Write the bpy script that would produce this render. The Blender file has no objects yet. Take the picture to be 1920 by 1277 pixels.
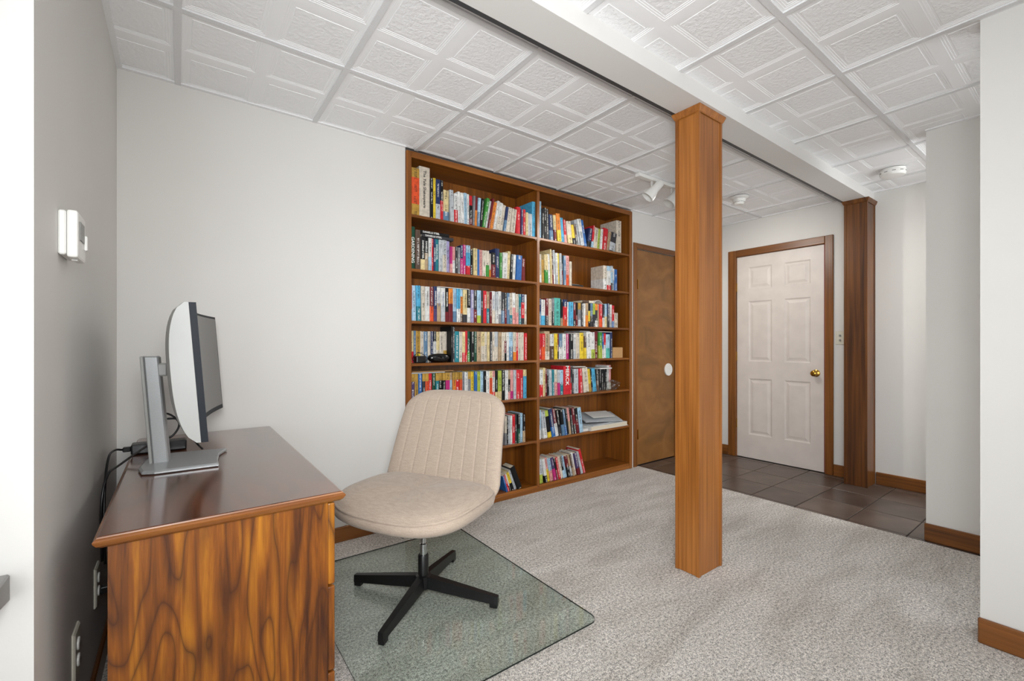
import bpy, bmesh, math, random
from mathutils import Vector, Matrix
R = math.radians
random.seed(7)
scene = bpy.context.scene
col = scene.collection

# ------------------------------------------------------------------ camera, light, exposure
F_PX, YAW, HORIZON, CAM_H = 840.7, 36.58, 646.7, 1.135        # photo taken as 1920 x 1277
cam = bpy.data.cameras.new('camera'); cam_o = bpy.data.objects.new('camera', cam); col.objects.link(cam_o)
cam.sensor_width = 36; cam.lens = F_PX / 1920 * 36
cam.shift_y = (HORIZON - 638.5) / 1920
cam_o.location = (0, 0, CAM_H); cam_o.rotation_euler = (R(90), 0, R(-YAW)); cam.clip_start = 0.02
scene.camera = cam_o
scene.view_settings.view_transform = 'Standard'; scene.view_settings.look = 'None'
scene.view_settings.gamma = 1; scene.view_settings.use_curve_mapping = False
scene.view_settings.exposure = 0.38
w = bpy.data.worlds.new('world'); scene.world = w; w.use_nodes = True
w.node_tree.nodes['Background'].inputs[0].default_value = (.93, .97, 1, 1)
w.node_tree.nodes['Background'].inputs[1].default_value = 3.4
def area(name, loc, target, sx, sy, watts, colr=(1, 1, 1)):
    l = bpy.data.lights.new(name, 'AREA'); l.shape = 'RECTANGLE'; l.size = sx; l.size_y = sy; l.energy = watts; l.color = colr
    o = bpy.data.objects.new(name, l); col.objects.link(o); o.location = loc
    o.rotation_euler = (Vector(target) - Vector(loc)).to_track_quat('-Z', 'Y').to_euler(); return o
fl_ = area('photo_flash', (0.0, -0.13, 1.42), (2.0, 2.67, 1.25), 0.4, 0.4, 18, (.965, .985, 1)); fl_.data.spread = R(118)
FILL_LAMPS = [(1.2, -0.75)]
for tx, ty in FILL_LAMPS:
    area('ceiling_fill', (tx, ty, 2.352), (tx, ty, 0), 1.1, 0.5, 8, (.97, .985, 1))  # unseen lamp added behind the camera as soft fill
area('hall_fill', (4.05, 0.1, 2.352), (4.05, 0.1, 0), 0.3, 0.3, 8, (1, .98, .95))  # hidden lamp added to brighten the hall and door wall

# room measures (metres); camera stands over the origin, X runs along the bookcase wall, Y towards it
BACK, DOORW, LEFT, CEIL = 2.67, 4.57, -0.225, 2.378
YN, XN = -1.6, -2.4                                            # room left open behind the camera so added even world light fills it
s_, c_ = math.sin(R(YAW)), math.cos(R(YAW))
def ray(x, y):
    u = (x - 960) / F_PX
    return Vector((s_ + c_*u, c_ - s_*u, (HORIZON - y) / F_PX))
def on_y(x, y, Y): r = ray(x, y); p = r * (Y / r.y); p.z += CAM_H; return p
def on_x(x, y, X): r = ray(x, y); p = r * (X / r.x); p.z += CAM_H; return p
def on_z(x, y, Z): r = ray(x, y); p = r * ((Z - CAM_H) / r.z); p.z += CAM_H; return p

# ------------------------------------------------------------------ materials
def lin(v): return v/12.92 if v <= .04045 else ((v+.055)/1.055)**2.4
def H(h): h = h.lstrip('#'); return tuple(lin(int(h[i:i+2], 16)/255) for i in (0, 2, 4)) + (1,)
def new_mat(name):
    m = bpy.data.materials.new(name); m.use_nodes = True
    nt = m.node_tree; b = nt.nodes['Principled BSDF']; return m, nt, b
def N(nt, t, **kw):
    n = nt.nodes.new(t)
    for k, v in kw.items():
        if k.startswith('i_'): n.inputs[int(k[2:]) if k[2:].isdigit() else k[2:].replace('_', ' ')].default_value = v
        else: setattr(n, k, v)
    return n
def L(nt, a, b): nt.links.new(a, b)
def math_n(nt, op, a, b=None):
    n = nt.nodes.new('ShaderNodeMath'); n.operation = op
    for i, v in enumerate((a, b)):
        if v is None: continue
        if isinstance(v, (int, float)): n.inputs[i].default_value = v
        else: L(nt, v, n.inputs[i])
    return n.outputs[0]
def ramp(nt, fac, stops):
    r = nt.nodes.new('ShaderNodeValToRGB'); e = r.color_ramp.elements
    while len(e) < len(stops): e.new(0.5)
    for el, (p, c) in zip(e, stops): el.position = p; el.color = c
    L(nt, fac, r.inputs[0]); return r.outputs[0]
def plain(name, colr, rough=.5, metal=0, spec=.5, bump=0, bscale=200, emit=None):
    m, nt, b = new_mat(name)
    c = H(colr) if isinstance(colr, str) else colr
    tc = N(nt, 'ShaderNodeTexCoord'); n = N(nt, 'ShaderNodeTexNoise', i_Scale=bscale, i_Detail=3.0); L(nt, tc.outputs['Object'], n.inputs['Vector'])
    dark = tuple(x*.93 for x in c[:3]) + (1,)
    L(nt, ramp(nt, n.outputs[0], [(.35, dark), (.65, c)]), b.inputs['Base Color'])
    b.inputs['Roughness'].default_value = rough; b.inputs['Metallic'].default_value = metal
    b.inputs['Specular IOR Level'].default_value = spec
    if bump:
        bp = N(nt, 'ShaderNodeBump', i_Strength=bump, i_Distance=.002); L(nt, n.outputs[0], bp.inputs['Height']); L(nt, bp.outputs[0], b.inputs['Normal'])
    if emit:
        b.inputs['Emission Color'].default_value = c; b.inputs['Emission Strength'].default_value = emit
    return m
def wood(name, dark, mid, light, axis='z', scale=9, rough=.38, stretch=14, rings=0, coat=.0):
    """straight stained grain running along one axis; rings > 0 adds contour figure"""
    m, nt, b = new_mat(name)
    tc = N(nt, 'ShaderNodeTexCoord'); oi = N(nt, 'ShaderNodeObjectInfo')
    off = N(nt, 'ShaderNodeCombineXYZ'); r10 = math_n(nt, 'MULTIPLY', oi.outputs['Random'], 17.0)
    for i in range(3): L(nt, r10, off.inputs[i])
    add = N(nt, 'ShaderNodeVectorMath', operation='ADD'); L(nt, tc.outputs['Object'], add.inputs[0]); L(nt, off.outputs[0], add.inputs[1])
    mp = N(nt, 'ShaderNodeMapping'); sc = [scale*stretch/3.0]*3; sc['xyz'.index(axis)] = scale/stretch*1.6
    mp.inputs['Scale'].default_value = sc; L(nt, add.outputs[0], mp.inputs['Vector'])
    n1 = N(nt, 'ShaderNodeTexNoise', i_Scale=1.0, i_Detail=6.0, i_Roughness=.62, i_Distortion=.4); L(nt, mp.outputs[0], n1.inputs['Vector'])
    mp2 = N(nt, 'ShaderNodeMapping'); sc2 = [2.2*scale/6]*3; sc2['xyz'.index(axis)] = .55*scale/6
    mp2.inputs['Scale'].default_value = sc2; L(nt, add.outputs[0], mp2.inputs['Vector'])
    n2 = N(nt, 'ShaderNodeTexNoise', i_Scale=1.0, i_Detail=2.0, i_Roughness=.5, i_Distortion=.3); L(nt, mp2.outputs[0], n2.inputs['Vector'])
    fac = math_n(nt, 'ADD', math_n(nt, 'MULTIPLY', n1.outputs[0], .6), math_n(nt, 'MULTIPLY', n2.outputs[0], .4))
    colr = ramp(nt, fac, [(.36, H(dark)), (.5, H(mid)), (.64, H(light))])
    if rings:
        s = math_n(nt, 'SINE', math_n(nt, 'MULTIPLY', n2.outputs[0], rings))
        s = math_n(nt, 'POWER', math_n(nt, 'ABSOLUTE', s), .40)
        mx = N(nt, 'ShaderNodeMix', data_type='RGBA'); mx.blend_type = 'MIX'
        L(nt, math_n(nt, 'SUBTRACT', 1.0, s), mx.inputs[0]); L(nt, colr, mx.inputs[6]); mx.inputs[7].default_value = H(dark)
        colr = mx.outputs[2]
    L(nt, colr, b.inputs['Base Color'])
    b.inputs['Roughness'].default_value = rough; b.inputs['Coat Weight'].default_value = coat; b.inputs['Coat Roughness'].default_value = .12
    bp = N(nt, 'ShaderNodeBump', i_Strength=.12, i_Distance=.001); L(nt, n1.outputs[0], bp.inputs['Height']); L(nt, bp.outputs[0], b.inputs['Normal'])
    return m
M = {}
def wall_mat(name, colr):
    m, nt, b = new_mat(name)
    tc = N(nt, 'ShaderNodeTexCoord')
    n = N(nt, 'ShaderNodeTexNoise', i_Scale=1.3, i_Detail=3.0); L(nt, tc.outputs['Object'], n.inputs['Vector'])
    c = H(colr); d = tuple(x*.95 for x in c[:3]) + (1,)
    L(nt, ramp(nt, n.outputs[0], [(.3, d), (.7, c)]), b.inputs['Base Color'])
    n2 = N(nt, 'ShaderNodeTexNoise', i_Scale=160.0, i_Detail=3.0); L(nt, tc.outputs['Object'], n2.inputs['Vector'])
    bp = N(nt, 'ShaderNodeBump', i_Strength=.08, i_Distance=.002); L(nt, n2.outputs[0], bp.inputs['Height']); L(nt, bp.outputs[0], b.inputs['Normal'])
    b.inputs['Roughness'].default_value = .55; b.inputs['Specular IOR Level'].default_value = .35
    return m
M['wall'] = wall_mat('wall_paint', '#dbd9d5')
M['beam'] = wall_mat('beam_paint', '#dddbd8')
def ceil_mat():
    m, nt, b = new_mat('ceiling_tile_vinyl')
    tc = N(nt, 'ShaderNodeTexCoord')
    at = N(nt, 'ShaderNodeAttribute', attribute_name='panel')
    n = N(nt, 'ShaderNodeTexNoise', i_Scale=55.0, i_Detail=4.0, i_Roughness=.6); L(nt, tc.outputs['Object'], n.inputs['Vector'])
    b.inputs['Base Color'].default_value = H('#f3f3f4'); b.inputs['Roughness'].default_value = .5
    hgt = math_n(nt, 'MULTIPLY', n.outputs[0], at.outputs['Fac'])
    bp = N(nt, 'ShaderNodeBump', i_Strength=.85, i_Distance=.006); L(nt, hgt, bp.inputs['Height']); L(nt, bp.outputs[0], b.inputs['Normal'])
    return m
M['ctile'] = ceil_mat()
M['grid'] = plain('grid_metal', '#eeeeef', .4)
M['tbar'] = plain('grid_bar_metal', '#dededf', .45)
M['white'] = plain('white_plastic', '#e9e8e4', .35, bscale=6)
M['white_door'] = plain('door_paint', '#dcd3cc', .45, bscale=8)
M['ivory'] = plain('ivory_plastic', '#d8d4c4', .4)
M['greyp'] = plain('grey_plastic', '#8d8d8a', .4)
M['black'] = plain('black_plastic', '#101012', .35)
M['black_metal'] = plain('black_metal', '#0c0c0d', .38, spec=.5)
M['chrome'] = plain('chrome', '#c8c8ca', .15, 1)
M['brass'] = plain('brass', '#b58a3a', .2, 1)
M['silver'] = plain('silver_plastic', '#9c9c99', .45, bscale=5)
M['silver_dark'] = plain('silver_dark', '#a3a5a6', .35, .25)
M['bezel'] = plain('bezel', '#171b22', .55, spec=.2)
M['screen'] = plain('screen', '#5c5a57', .3)
M['dark_grey'] = plain('strip_grey', '#4c4d4f', .5, .4)
M['red_strip'] = plain('red_strip', '#7a2a32', .6)
M['cardboard'] = plain('cardboard', '#b98f5e', .8, bscale=60)
M['paper'] = plain('paper', '#d9d8d4', .7)
M['grey_paper'] = plain('grey_paper', '#a9aeb2', .6)
M['page'] = plain('page_edges', '#d5cab4', .85, bscale=400)
M['ledge'] = plain('grey_ledge_paint', '#8f8e8c', .5)
M['clear'] = None
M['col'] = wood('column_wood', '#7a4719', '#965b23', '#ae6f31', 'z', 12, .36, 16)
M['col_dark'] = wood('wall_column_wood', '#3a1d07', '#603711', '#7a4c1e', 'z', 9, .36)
M['trim'] = wood('trim_wood', '#55300f', '#7c4a1a', '#935b26', 'z', 9, .36)
M['trim_x'] = wood('trim_wood_x', '#55300f', '#7c4a1a', '#935b26', 'x', 9, .36)
M['trim_y'] = wood('trim_wood_y', '#4c2a0c', '#6f4115', '#875322', 'y', 9, .36)
M['shelf'] = wood('bookcase_wood_x', '#572f0c', '#7d4813', '#965a1c', 'x', 8, .36)
M['shelf_z'] = wood('bookcase_wood_z', '#5a310d', '#804a15', '#995d20', 'z', 8, .36)
M['desk_top'] = wood('desk_top_wood', '#43220f', '#64361c', '#7a4829', 'y', 7, .2, 9, 26, .8)
M['desk_edge'] = wood('desk_edge_wood', '#4f2a0e', '#7d4717', '#96601f', 'x', 9, .28, 12, 0, .5)
M['desk'] = wood('desk_figured_wood', '#3a1904', '#7e450b', '#ae6e16', 'z', 15, .36, 9, 46, .08)
def door_ply():
    m, nt, b = new_mat('plywood_door')
    tc = N(nt, 'ShaderNodeTexCoord'); mp = N(nt, 'ShaderNodeMapping'); mp.inputs['Scale'].default_value = (2.2, 1, 3.4); L(nt, tc.outputs['Object'], mp.inputs['Vector'])
    n = N(nt, 'ShaderNodeTexNoise', i_Scale=1.6, i_Detail=3.0, i_Roughness=.5, i_Distortion=1.2); L(nt, mp.outputs[0], n.inputs['Vector'])
    L(nt, ramp(nt, n.outputs[0], [(.3, H('#745027')), (.5, H('#85592c')), (.7, H('#946636'))]), b.inputs['Base Color'])
    b.inputs['Roughness'].default_value = .34
    return m
M['ply'] = door_ply()
def carpet():
    m, nt, b = new_mat('carpet_pile')
    tc = N(nt, 'ShaderNodeTexCoord')
    g = N(nt, 'ShaderNodeTexNoise', i_Scale=88.0, i_Detail=5.0, i_Roughness=.85); L(nt, tc.outputs['Object'], g.inputs['Vector'])
    g2 = N(nt, 'ShaderNodeTexNoise', i_Scale=260.0, i_Detail=2.0, i_Roughness=.6); L(nt, tc.outputs['Object'], g2.inputs['Vector'])
    mp = N(nt, 'ShaderNodeMapping'); mp.inputs['Rotation'].default_value = (0, 0, R(-38)); mp.inputs['Scale'].default_value = (1.0, 3.2, 1); L(nt, tc.outputs['Object'], mp.inputs['Vector'])
    s = N(nt, 'ShaderNodeTexNoise', i_Scale=2.1, i_Detail=4.0, i_Roughness=.6, i_Distortion=.6); L(nt, mp.outputs[0], s.inputs['Vector'])
    base = ramp(nt, s.outputs[0], [(.34, H('#c6c0b8')), (.5, H('#d5d0c9')), (.64, H('#dfdad4'))])
    grain = ramp(nt, math_n(nt, 'ADD', math_n(nt, 'MULTIPLY', g.outputs[0], .6), math_n(nt, 'MULTIPLY', g2.outputs[0], .4)), [(.40, (.16, .15, .14, 1)), (.5, (.85, .84, .83, 1)), (.60, (1.5, 1.5, 1.5, 1))])
    mx = N(nt, 'ShaderNodeMix', data_type='RGBA'); mx.blend_type = 'MULTIPLY'; mx.inputs[0].default_value = 1
    L(nt, base, mx.inputs[6]); L(nt, grain, mx.inputs[7]); L(nt, mx.outputs[2], b.inputs['Base Color'])
    b.inputs['Roughness'].default_value = .95; b.inputs['Specular IOR Level'].default_value = .1
    b.inputs['Sheen Weight'].default_value = .15
    bp = N(nt, 'ShaderNodeBump', i_Strength=.8, i_Distance=.006); L(nt, g.outputs[0], bp.inputs['Height']); L(nt, bp.outputs[0], b.inputs['Normal'])
    return m
M['carpet'] = carpet()
def slate():
    m, nt, b = new_mat('brown_tile')
    tc = N(nt, 'ShaderNodeTexCoord'); oi = N(nt, 'ShaderNodeObjectInfo')
    n = N(nt, 'ShaderNodeTexNoise', i_Scale=5.0, i_Detail=5.0); L(nt, tc.outputs['Object'], n.inputs['Vector'])
    f = math_n(nt, 'ADD', math_n(nt, 'MULTIPLY', n.outputs[0], .8), math_n(nt, 'MULTIPLY', oi.outputs['Random'], .2))
    L(nt, ramp(nt, f, [(.3, H('#40352f')), (.5, H('#54473f')), (.7, H('#66574d'))]), b.inputs['Base Color'])
    b.inputs['Roughness'].default_value = .3
    return m
M['tile'] = slate()
M['grout'] = plain('grout', '#2a201c', .9)
def fabric():
    m, nt, b = new_mat('beige_linen')
    tc = N(nt, 'ShaderNodeTexCoord')
    n = N(nt, 'ShaderNodeTexNoise', i_Scale=240.0, i_Detail=3.0); L(nt, tc.outputs['Object'], n.inputs['Vector'])
    mp = N(nt, 'ShaderNodeMapping'); mp.inputs['Scale'].default_value = (30, 30, 500); L(nt, tc.outputs['Object'], mp.inputs['Vector'])
    n2 = N(nt, 'ShaderNodeTexNoise', i_Scale=1.0, i_Detail=2.0); L(nt, mp.outputs[0], n2.inputs['Vector'])
    f = math_n(nt, 'ADD', math_n(nt, 'MULTIPLY', n.outputs[0], .5), math_n(nt, 'MULTIPLY', n2.outputs[0], .5))
    L(nt, ramp(nt, f, [(.35, H('#a59485')), (.65, H('#b8a898'))]), b.inputs['Base Color'])
    b.inputs['Roughness'].default_value = .9; b.inputs['Sheen Weight'].default_value = .2; b.inputs['Specular IOR Level'].default_value = .15
    bp = N(nt, 'ShaderNodeBump', i_Strength=.25, i_Distance=.002); L(nt, n.outputs[0], bp.inputs['Height']); L(nt, bp.outputs[0], b.inputs['Normal'])
    return m
M['fabric'] = fabric()
def thin_glass(name, tint, gl_rough=.03, spec=1.0):
    m, nt, b = new_mat(name); nt.nodes.remove(b)
    out = nt.nodes['Material Output']
    t = N(nt, 'ShaderNodeBsdfTransparent'); t.inputs[0].default_value = tint
    g = N(nt, 'ShaderNodeBsdfGlossy'); g.inputs['Roughness'].default_value = gl_rough
    lw = N(nt, 'ShaderNodeLayerWeight'); lw.inputs[0].default_value = .5
    sch = math_n(nt, 'ADD', math_n(nt, 'MULTIPLY', math_n(nt, 'POWER', lw.outputs['Facing'], 5.0), .9), .04)   # Schlick reflectance, same on both sides
    mx = N(nt, 'ShaderNodeMixShader'); L(nt, math_n(nt, 'MULTIPLY', sch, spec), mx.inputs[0]); L(nt, t.outputs[0], mx.inputs[1]); L(nt, g.outputs[0], mx.inputs[2])
    L(nt, mx.outputs[0], out.inputs[0]); return m
M['mat_glass'] = thin_glass('mat_glass', (.905, .94, .922, 1))
M['mat_edge'] = plain('mat_glass_edge', '#1b2421', .2)
M['clear'] = thin_glass('clear_plastic', (.93, .94, .94, 1), .12, 1.0)
def book_cover():
    """cover colour comes from the mesh colour attribute; illegible fine print as small ink marks on the spine"""
    m, nt, b = new_mat('book_cover')
    cv = N(nt, 'ShaderNodeAttribute', attribute_name='cover'); ink = N(nt, 'ShaderNodeAttribute', attribute_name='ink')
    uv = N(nt, 'ShaderNodeUVMap', uv_map='print'); sp = N(nt, 'ShaderNodeSeparateXYZ'); L(nt, uv.outputs[0], sp.inputs[0])
    oi = N(nt, 'ShaderNodeObjectInfo'); seed = math_n(nt, 'MULTIPLY', oi.outputs['Random'], 91.0)
    a, c = sp.outputs[0], sp.outputs[1]
    cell = N(nt, 'ShaderNodeCombineXYZ')
    L(nt, math_n(nt, 'FLOOR', math_n(nt, 'DIVIDE', a, .0023)), cell.inputs[0]); L(nt, math_n(nt, 'FLOOR', math_n(nt, 'MULTIPLY', c, 6.0)), cell.inputs[1]); L(nt, seed, cell.inputs[2])
    wn = N(nt, 'ShaderNodeTexWhiteNoise', noise_dimensions='3D'); L(nt, cell.outputs[0], wn.inputs['Vector'])
    glyph = math_n(nt, 'GREATER_THAN', wn.outputs[0], .42)
    gap = math_n(nt, 'LESS_THAN', math_n(nt, 'FRACT', math_n(nt, 'DIVIDE', a, .0092)), .78)
    row = math_n(nt, 'MULTIPLY', math_n(nt, 'GREATER_THAN', c, .32), math_n(nt, 'LESS_THAN', c, .68))
    cb = N(nt, 'ShaderNodeCombineXYZ'); L(nt, math_n(nt, 'MULTIPLY', a, 13.0), cb.inputs[0]); L(nt, seed, cb.inputs[1])
    nn = N(nt, 'ShaderNodeTexNoise', i_Scale=1.0, i_Detail=0.0); L(nt, cb.outputs[0], nn.inputs['Vector'])
    words = math_n(nt, 'GREATER_THAN', nn.outputs[0], .47)
    mask = math_n(nt, 'MULTIPLY', math_n(nt, 'MULTIPLY', glyph, gap), math_n(nt, 'MULTIPLY', row, words))
    mask = math_n(nt, 'MULTIPLY', mask, math_n(nt, 'MULTIPLY', ink.outputs['Alpha'], .75))
    tc = N(nt, 'ShaderNodeTexCoord'); art = N(nt, 'ShaderNodeTexNoise', i_Scale=45.0, i_Detail=3.0); L(nt, tc.outputs['Object'], art.inputs['Vector'])
    mot = N(nt, 'ShaderNodeMix', data_type='RGBA'); mot.blend_type = 'MULTIPLY'; mot.inputs[0].default_value = .5
    L(nt, cv.outputs['Color'], mot.inputs[6]); L(nt, ramp(nt, art.outputs[0], [(.35, (.55, .55, .55, 1)), (.6, (1.05, 1.05, 1.05, 1))]), mot.inputs[7])
    mx = N(nt, 'ShaderNodeMix', data_type='RGBA'); L(nt, mask, mx.inputs[0]); L(nt, mot.outputs[2], mx.inputs[6]); L(nt, ink.outputs['Color'], mx.inputs[7])
    L(nt, mx.outputs[2], b.inputs['Base Color']); b.inputs['Roughness'].default_value = .5; b.inputs['Specular IOR Level'].default_value = .25
    return m
M['cover'] = book_cover()
M['ink_w'] = plain('white_lettering', '#e8e8e4', .5)
M['ink_k'] = plain('black_lettering', '#1c1a18', .5)
M['ink_b'] = plain('blue_lettering', '#3a5a86', .5)
M['ink_y'] = plain('gold_lettering', '#cfa83c', .5)

# ------------------------------------------------------------------ mesh helpers
def link(name, me, mat=None, parent=None, loc=(0, 0, 0)):
    o = bpy.data.objects.new(name, me); col.objects.link(o); o.location = loc
    if mat is not None:
        for mm in (mat if isinstance(mat, (list, tuple)) else [mat]):
            me.materials.append(M[mm] if isinstance(mm, str) else mm)
    if parent is not None: o.parent = parent
    return o
def from_bm(name, bm, mat, parent=None, loc=(0, 0, 0), smooth=False, angle=None):
    bmesh.ops.recalc_face_normals(bm, faces=bm.faces[:])
    me = bpy.data.meshes.new(name); bm.to_mesh(me); bm.free()
    if smooth:
        for p in me.polygons: p.use_smooth = True
        if angle: me.set_sharp_from_angle(angle=R(angle))
    return link(name, me, mat, parent, loc)
def bx(bm, x0, x1, y0, y1, z0, z1, bev=0, seg=1):
    vs = [bm.verts.new((x, y, z)) for z in (z0, z1) for y in (y0, y1) for x in (x0, x1)]
    fs = [bm.faces.new([vs[i] for i in f]) for f in ((0, 2, 3, 1), (4, 5, 7, 6), (0, 1, 5, 4), (2, 6, 7, 3), (0, 4, 6, 2), (1, 3, 7, 5))]
    if bev:
        es = list({e for f in fs for e in f.edges})
        bmesh.ops.bevel(bm, geom=es, offset=bev, segments=seg, affect='EDGES', profile=.5)
    return vs
def box(name, mat, parent, x0, x1, y0, y1, z0, z1, bev=0, seg=1):
    bm = bmesh.new(); bx(bm, x0, x1, y0, y1, z0, z1, bev, seg); return from_bm(name, bm, mat, parent)
def loft(bm, rings, cap=True):
    rs = [[bm.verts.new(p) for p in r] for r in rings]; n = len(rs[0])
    for a, b in zip(rs, rs[1:]):
        for i in range(n): bm.faces.new((a[i], a[(i+1) % n], b[(i+1) % n], b[i]))
    if cap: bm.faces.new(rs[0][::-1]); bm.faces.new(rs[-1])
    return rs
def circle(r, z, n=24, cx=0, cy=0): return [(cx + r*math.cos(2*math.pi*i/n), cy + r*math.sin(2*math.pi*i/n), z) for i in range(n)]
def lathe(name, mat, parent, prof, n=24, loc=(0, 0, 0), smooth=True, rot=None):
    bm = bmesh.new(); loft(bm, [circle(max(r, 1e-4), z, n) for r, z in prof])
    o = from_bm(name, bm, mat, parent, loc, smooth, 40)
    if rot is not None: o.rotation_euler = rot
    return o
def rrect(x0, x1, y0, y1, r, z, k=6):
    out = []
    for cx, cy, a0 in ((x1-r, y1-r, 0), (x0+r, y1-r, 90), (x0+r, y0+r, 180), (x1-r, y0+r, 270)):
        for i in range(k+1):
            a = R(a0 + 90*i/k); out.append((cx + r*math.cos(a), cy + r*math.sin(a), z))
    return out
def tube(name, mat, parent, pts, r, n=8, sub=6):
    """round cable along a Catmull-Rom path"""
    P = [Vector(p) for p in pts]; Q = [P[0]*2 - P[1]] + P + [P[-1]*2 - P[-2]]; path = []
    for i in range(1, len(Q)-2):
        for k in range(sub):
            t = k/sub; a, b, c, d = Q[i-1], Q[i], Q[i+1], Q[i+2]
            path.append(.5*((2*b) + (c-a)*t + (2*a-5*b+4*c-d)*t*t + (3*b-3*c+d-a)*t**3))
    path.append(P[-1]); bm = bmesh.new(); rings = []; up = Vector((0.3, 0.2, 1)).normalized()
    for i, p in enumerate(path):
        t = (path[min(i+1, len(path)-1)] - path[max(i-1, 0)]).normalized()
        a = t.cross(up)
        if a.length < .05: a = t.cross(Vector((1, 0, 0)))
        a.normalize(); b_ = t.cross(a); up = b_ if b_.dot(up) > 0 else -b_
        a = t.cross(up).normalized(); b_ = a.cross(t)
        rings.append([p + r*(a*math.cos(2*math.pi*k/n) + b_*math.sin(2*math.pi*k/n)) for k in range(n)])
    loft(bm, rings); return from_bm(name, bm, mat, parent, smooth=True)
def prism(name, mat, parent, pts, axis, a0, a1, bev=0):
    """2D outline extruded along an axis; pts in the other two axes in x,y,z order"""
    bm = bmesh.new()
    def P(p, a): q = list(p); q.insert('xyz'.index(axis), a); return q
    loft(bm, [[P(p, a0) for p in pts], [P(p, a1) for p in pts]])
    if bev: bmesh.ops.bevel(bm, geom=bm.edges[:], offset=bev, segments=1, affect='EDGES')
    return from_bm(name, bm, mat, parent)
def empty(name, loc, rz=0):
    o = bpy.data.objects.new(name, None); col.objects.link(o); o.location = loc; o.rotation_euler = (0, 0, rz); o.empty_display_size = .05; return o
def tag(o, label, cat, group=None):
    o['label'] = label; o['category'] = cat
    if group: o['group'] = group
    return o
def struct(o, label=None):
    o['kind'] = 'structure'
    if label: o['label'] = label
    return o

# ------------------------------------------------------------------ the room
fl = struct(box('floor', 'carpet', None, XN, 3.452, YN, BACK, -.05, 0), 'light grey brown cut pile carpet over the office floor')
fe = struct(box('floor_entry', 'grout', None, 3.452, DOORW+.2, YN, BACK+.4, -.05, -.004), 'dark brown tiled floor in front of the doors')
TPX, TPY, G = .335, .302, .006
tx0, ty0 = 3.485 - TPX, 1.345 - TPY*4
tile_bm = {}
for i in range(5):
    for j in range(10):
        x0, x1 = tx0 + i*TPX + G/2, tx0 + (i+1)*TPX - G/2; y0, y1 = ty0 + j*TPY + G/2, ty0 + (j+1)*TPY - G/2
        x0 = max(x0, 3.455); x1 = min(x1, DOORW - .001); y1 = min(y1, BACK - .001)
        if x1 - x0 < .01 or y1 - y0 < .01: continue
        k = (round(x1-x0, 3), round(y1-y0, 3))
        if k not in tile_bm:
            bm = bmesh.new(); bx(bm, 0, k[0], 0, k[1], -.012, 0, .0015); o = from_bm('floor_tile', bm, 'tile', fe); tile_bm[k] = o.data
        else: o = link('floor_tile', tile_bm[k], None, fe)
        o.location = (x0, y0, .0005*random.random())
# walls
struct(box('wall_left', 'wall', None, XN, LEFT, 1.243, BACK+.12, 0, CEIL+.05), 'light grey painted wall beside the desk with an outside corner')
wb = struct(box('wall_back', 'wall', None, LEFT, 1.144, BACK, BACK+.3, 0, CEIL+.05), 'off white painted wall behind the desk and beside the bookcase')
D0, D1, DT = 3.425, 4.045, 2.035                                # brown door opening
def wall_piece(name, parent, *a): return box(name, 'wall', parent, *a)
wall_piece('wall_strip', wb, 3.35, D0, BACK, BACK+.3, 0, CEIL+.05); wall_piece('wall_header', wb, D0, D1, BACK, BACK+.3, DT, CEIL+.05)
wall_piece('wall_panel', wb, D1, DOORW+.12, BACK, BACK+.3, 0, CEIL+.05); wall_piece('wall_backing', wb, 1.144, D1+.05, BACK+.3, BACK+.36, 0, CEIL+.05)
W0, W1, WT = 1.525, 2.316, 2.03                                 # white door opening in the door wall
wr = struct(box('wall_right', 'wall', None, DOORW, DOORW+.12, -.4, W0, 0, CEIL+.05), 'off white wall holding the white panel door')
wall_piece('wall_panel', wr, DOORW, DOORW+.12, W1, BACK, 0, CEIL+.05); wall_piece('wall_header', wr, DOORW, DOORW+.12, W0, W1, WT, CEIL+.05)
wall_piece('wall_backing', wr, DOORW+.12, DOORW+.16, W0-.05, W1+.05, 0, WT+.05)
struct(box('wall_far_right', 'wall', None, 3.492, 3.61, -.4, .66, 0, CEIL+.05), 'off white wall end beside the tiled entry')
struct(box('wall_near_right', 'wall', None, 2.46, 2.58, YN, .31, 0, CEIL+.05), 'bright off white wall end beside the carpet')
struct(box('light_block_rear', 'wall', None, -.7, 3.6, YN-.12, YN, 0, CEIL+.05))  # unseen wall added to narrow the light opening behind the camera
struct(box('light_block_left', 'wall', None, -1.12, -1.0, .1, 1.243, 0, CEIL+.05))  # unseen stub added to block grazing light from the open left side
# baseboards
BH = .085
def baseb(name, mat, *a): return struct(box(name, mat, None, *a, .004), 'brown wooden baseboard')
baseb('baseboard_left', 'trim_y', LEFT, LEFT+.014, 1.25, BACK-.001, 0, BH)
baseb('baseboard_back', 'trim_x', LEFT+.014, 1.143, BACK-.014, BACK, 0, BH)
b_ = baseb('baseboard_back_corner', 'trim_x', D1+.062, DOORW-.014, BACK-.014, BACK, 0, BH)
baseb('baseboard_right', 'trim_y', DOORW-.014, DOORW, -.4, 1.168, 0, .1)
baseb('baseboard_right_door', 'trim_y', DOORW-.014, DOORW, 1.332, W0-.062, 0, .1)
baseb('baseboard_right_corner', 'trim_y', DOORW-.014, DOORW, W1+.078, BACK-.014, 0, .1)
baseb('baseboard_far_right', 'trim_y', 3.475, 3.492, -.4, .665, 0, .1)
baseb('baseboard_near_right', 'trim_y', 2.445, 2.46, YN, .315, 0, .095)

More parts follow.
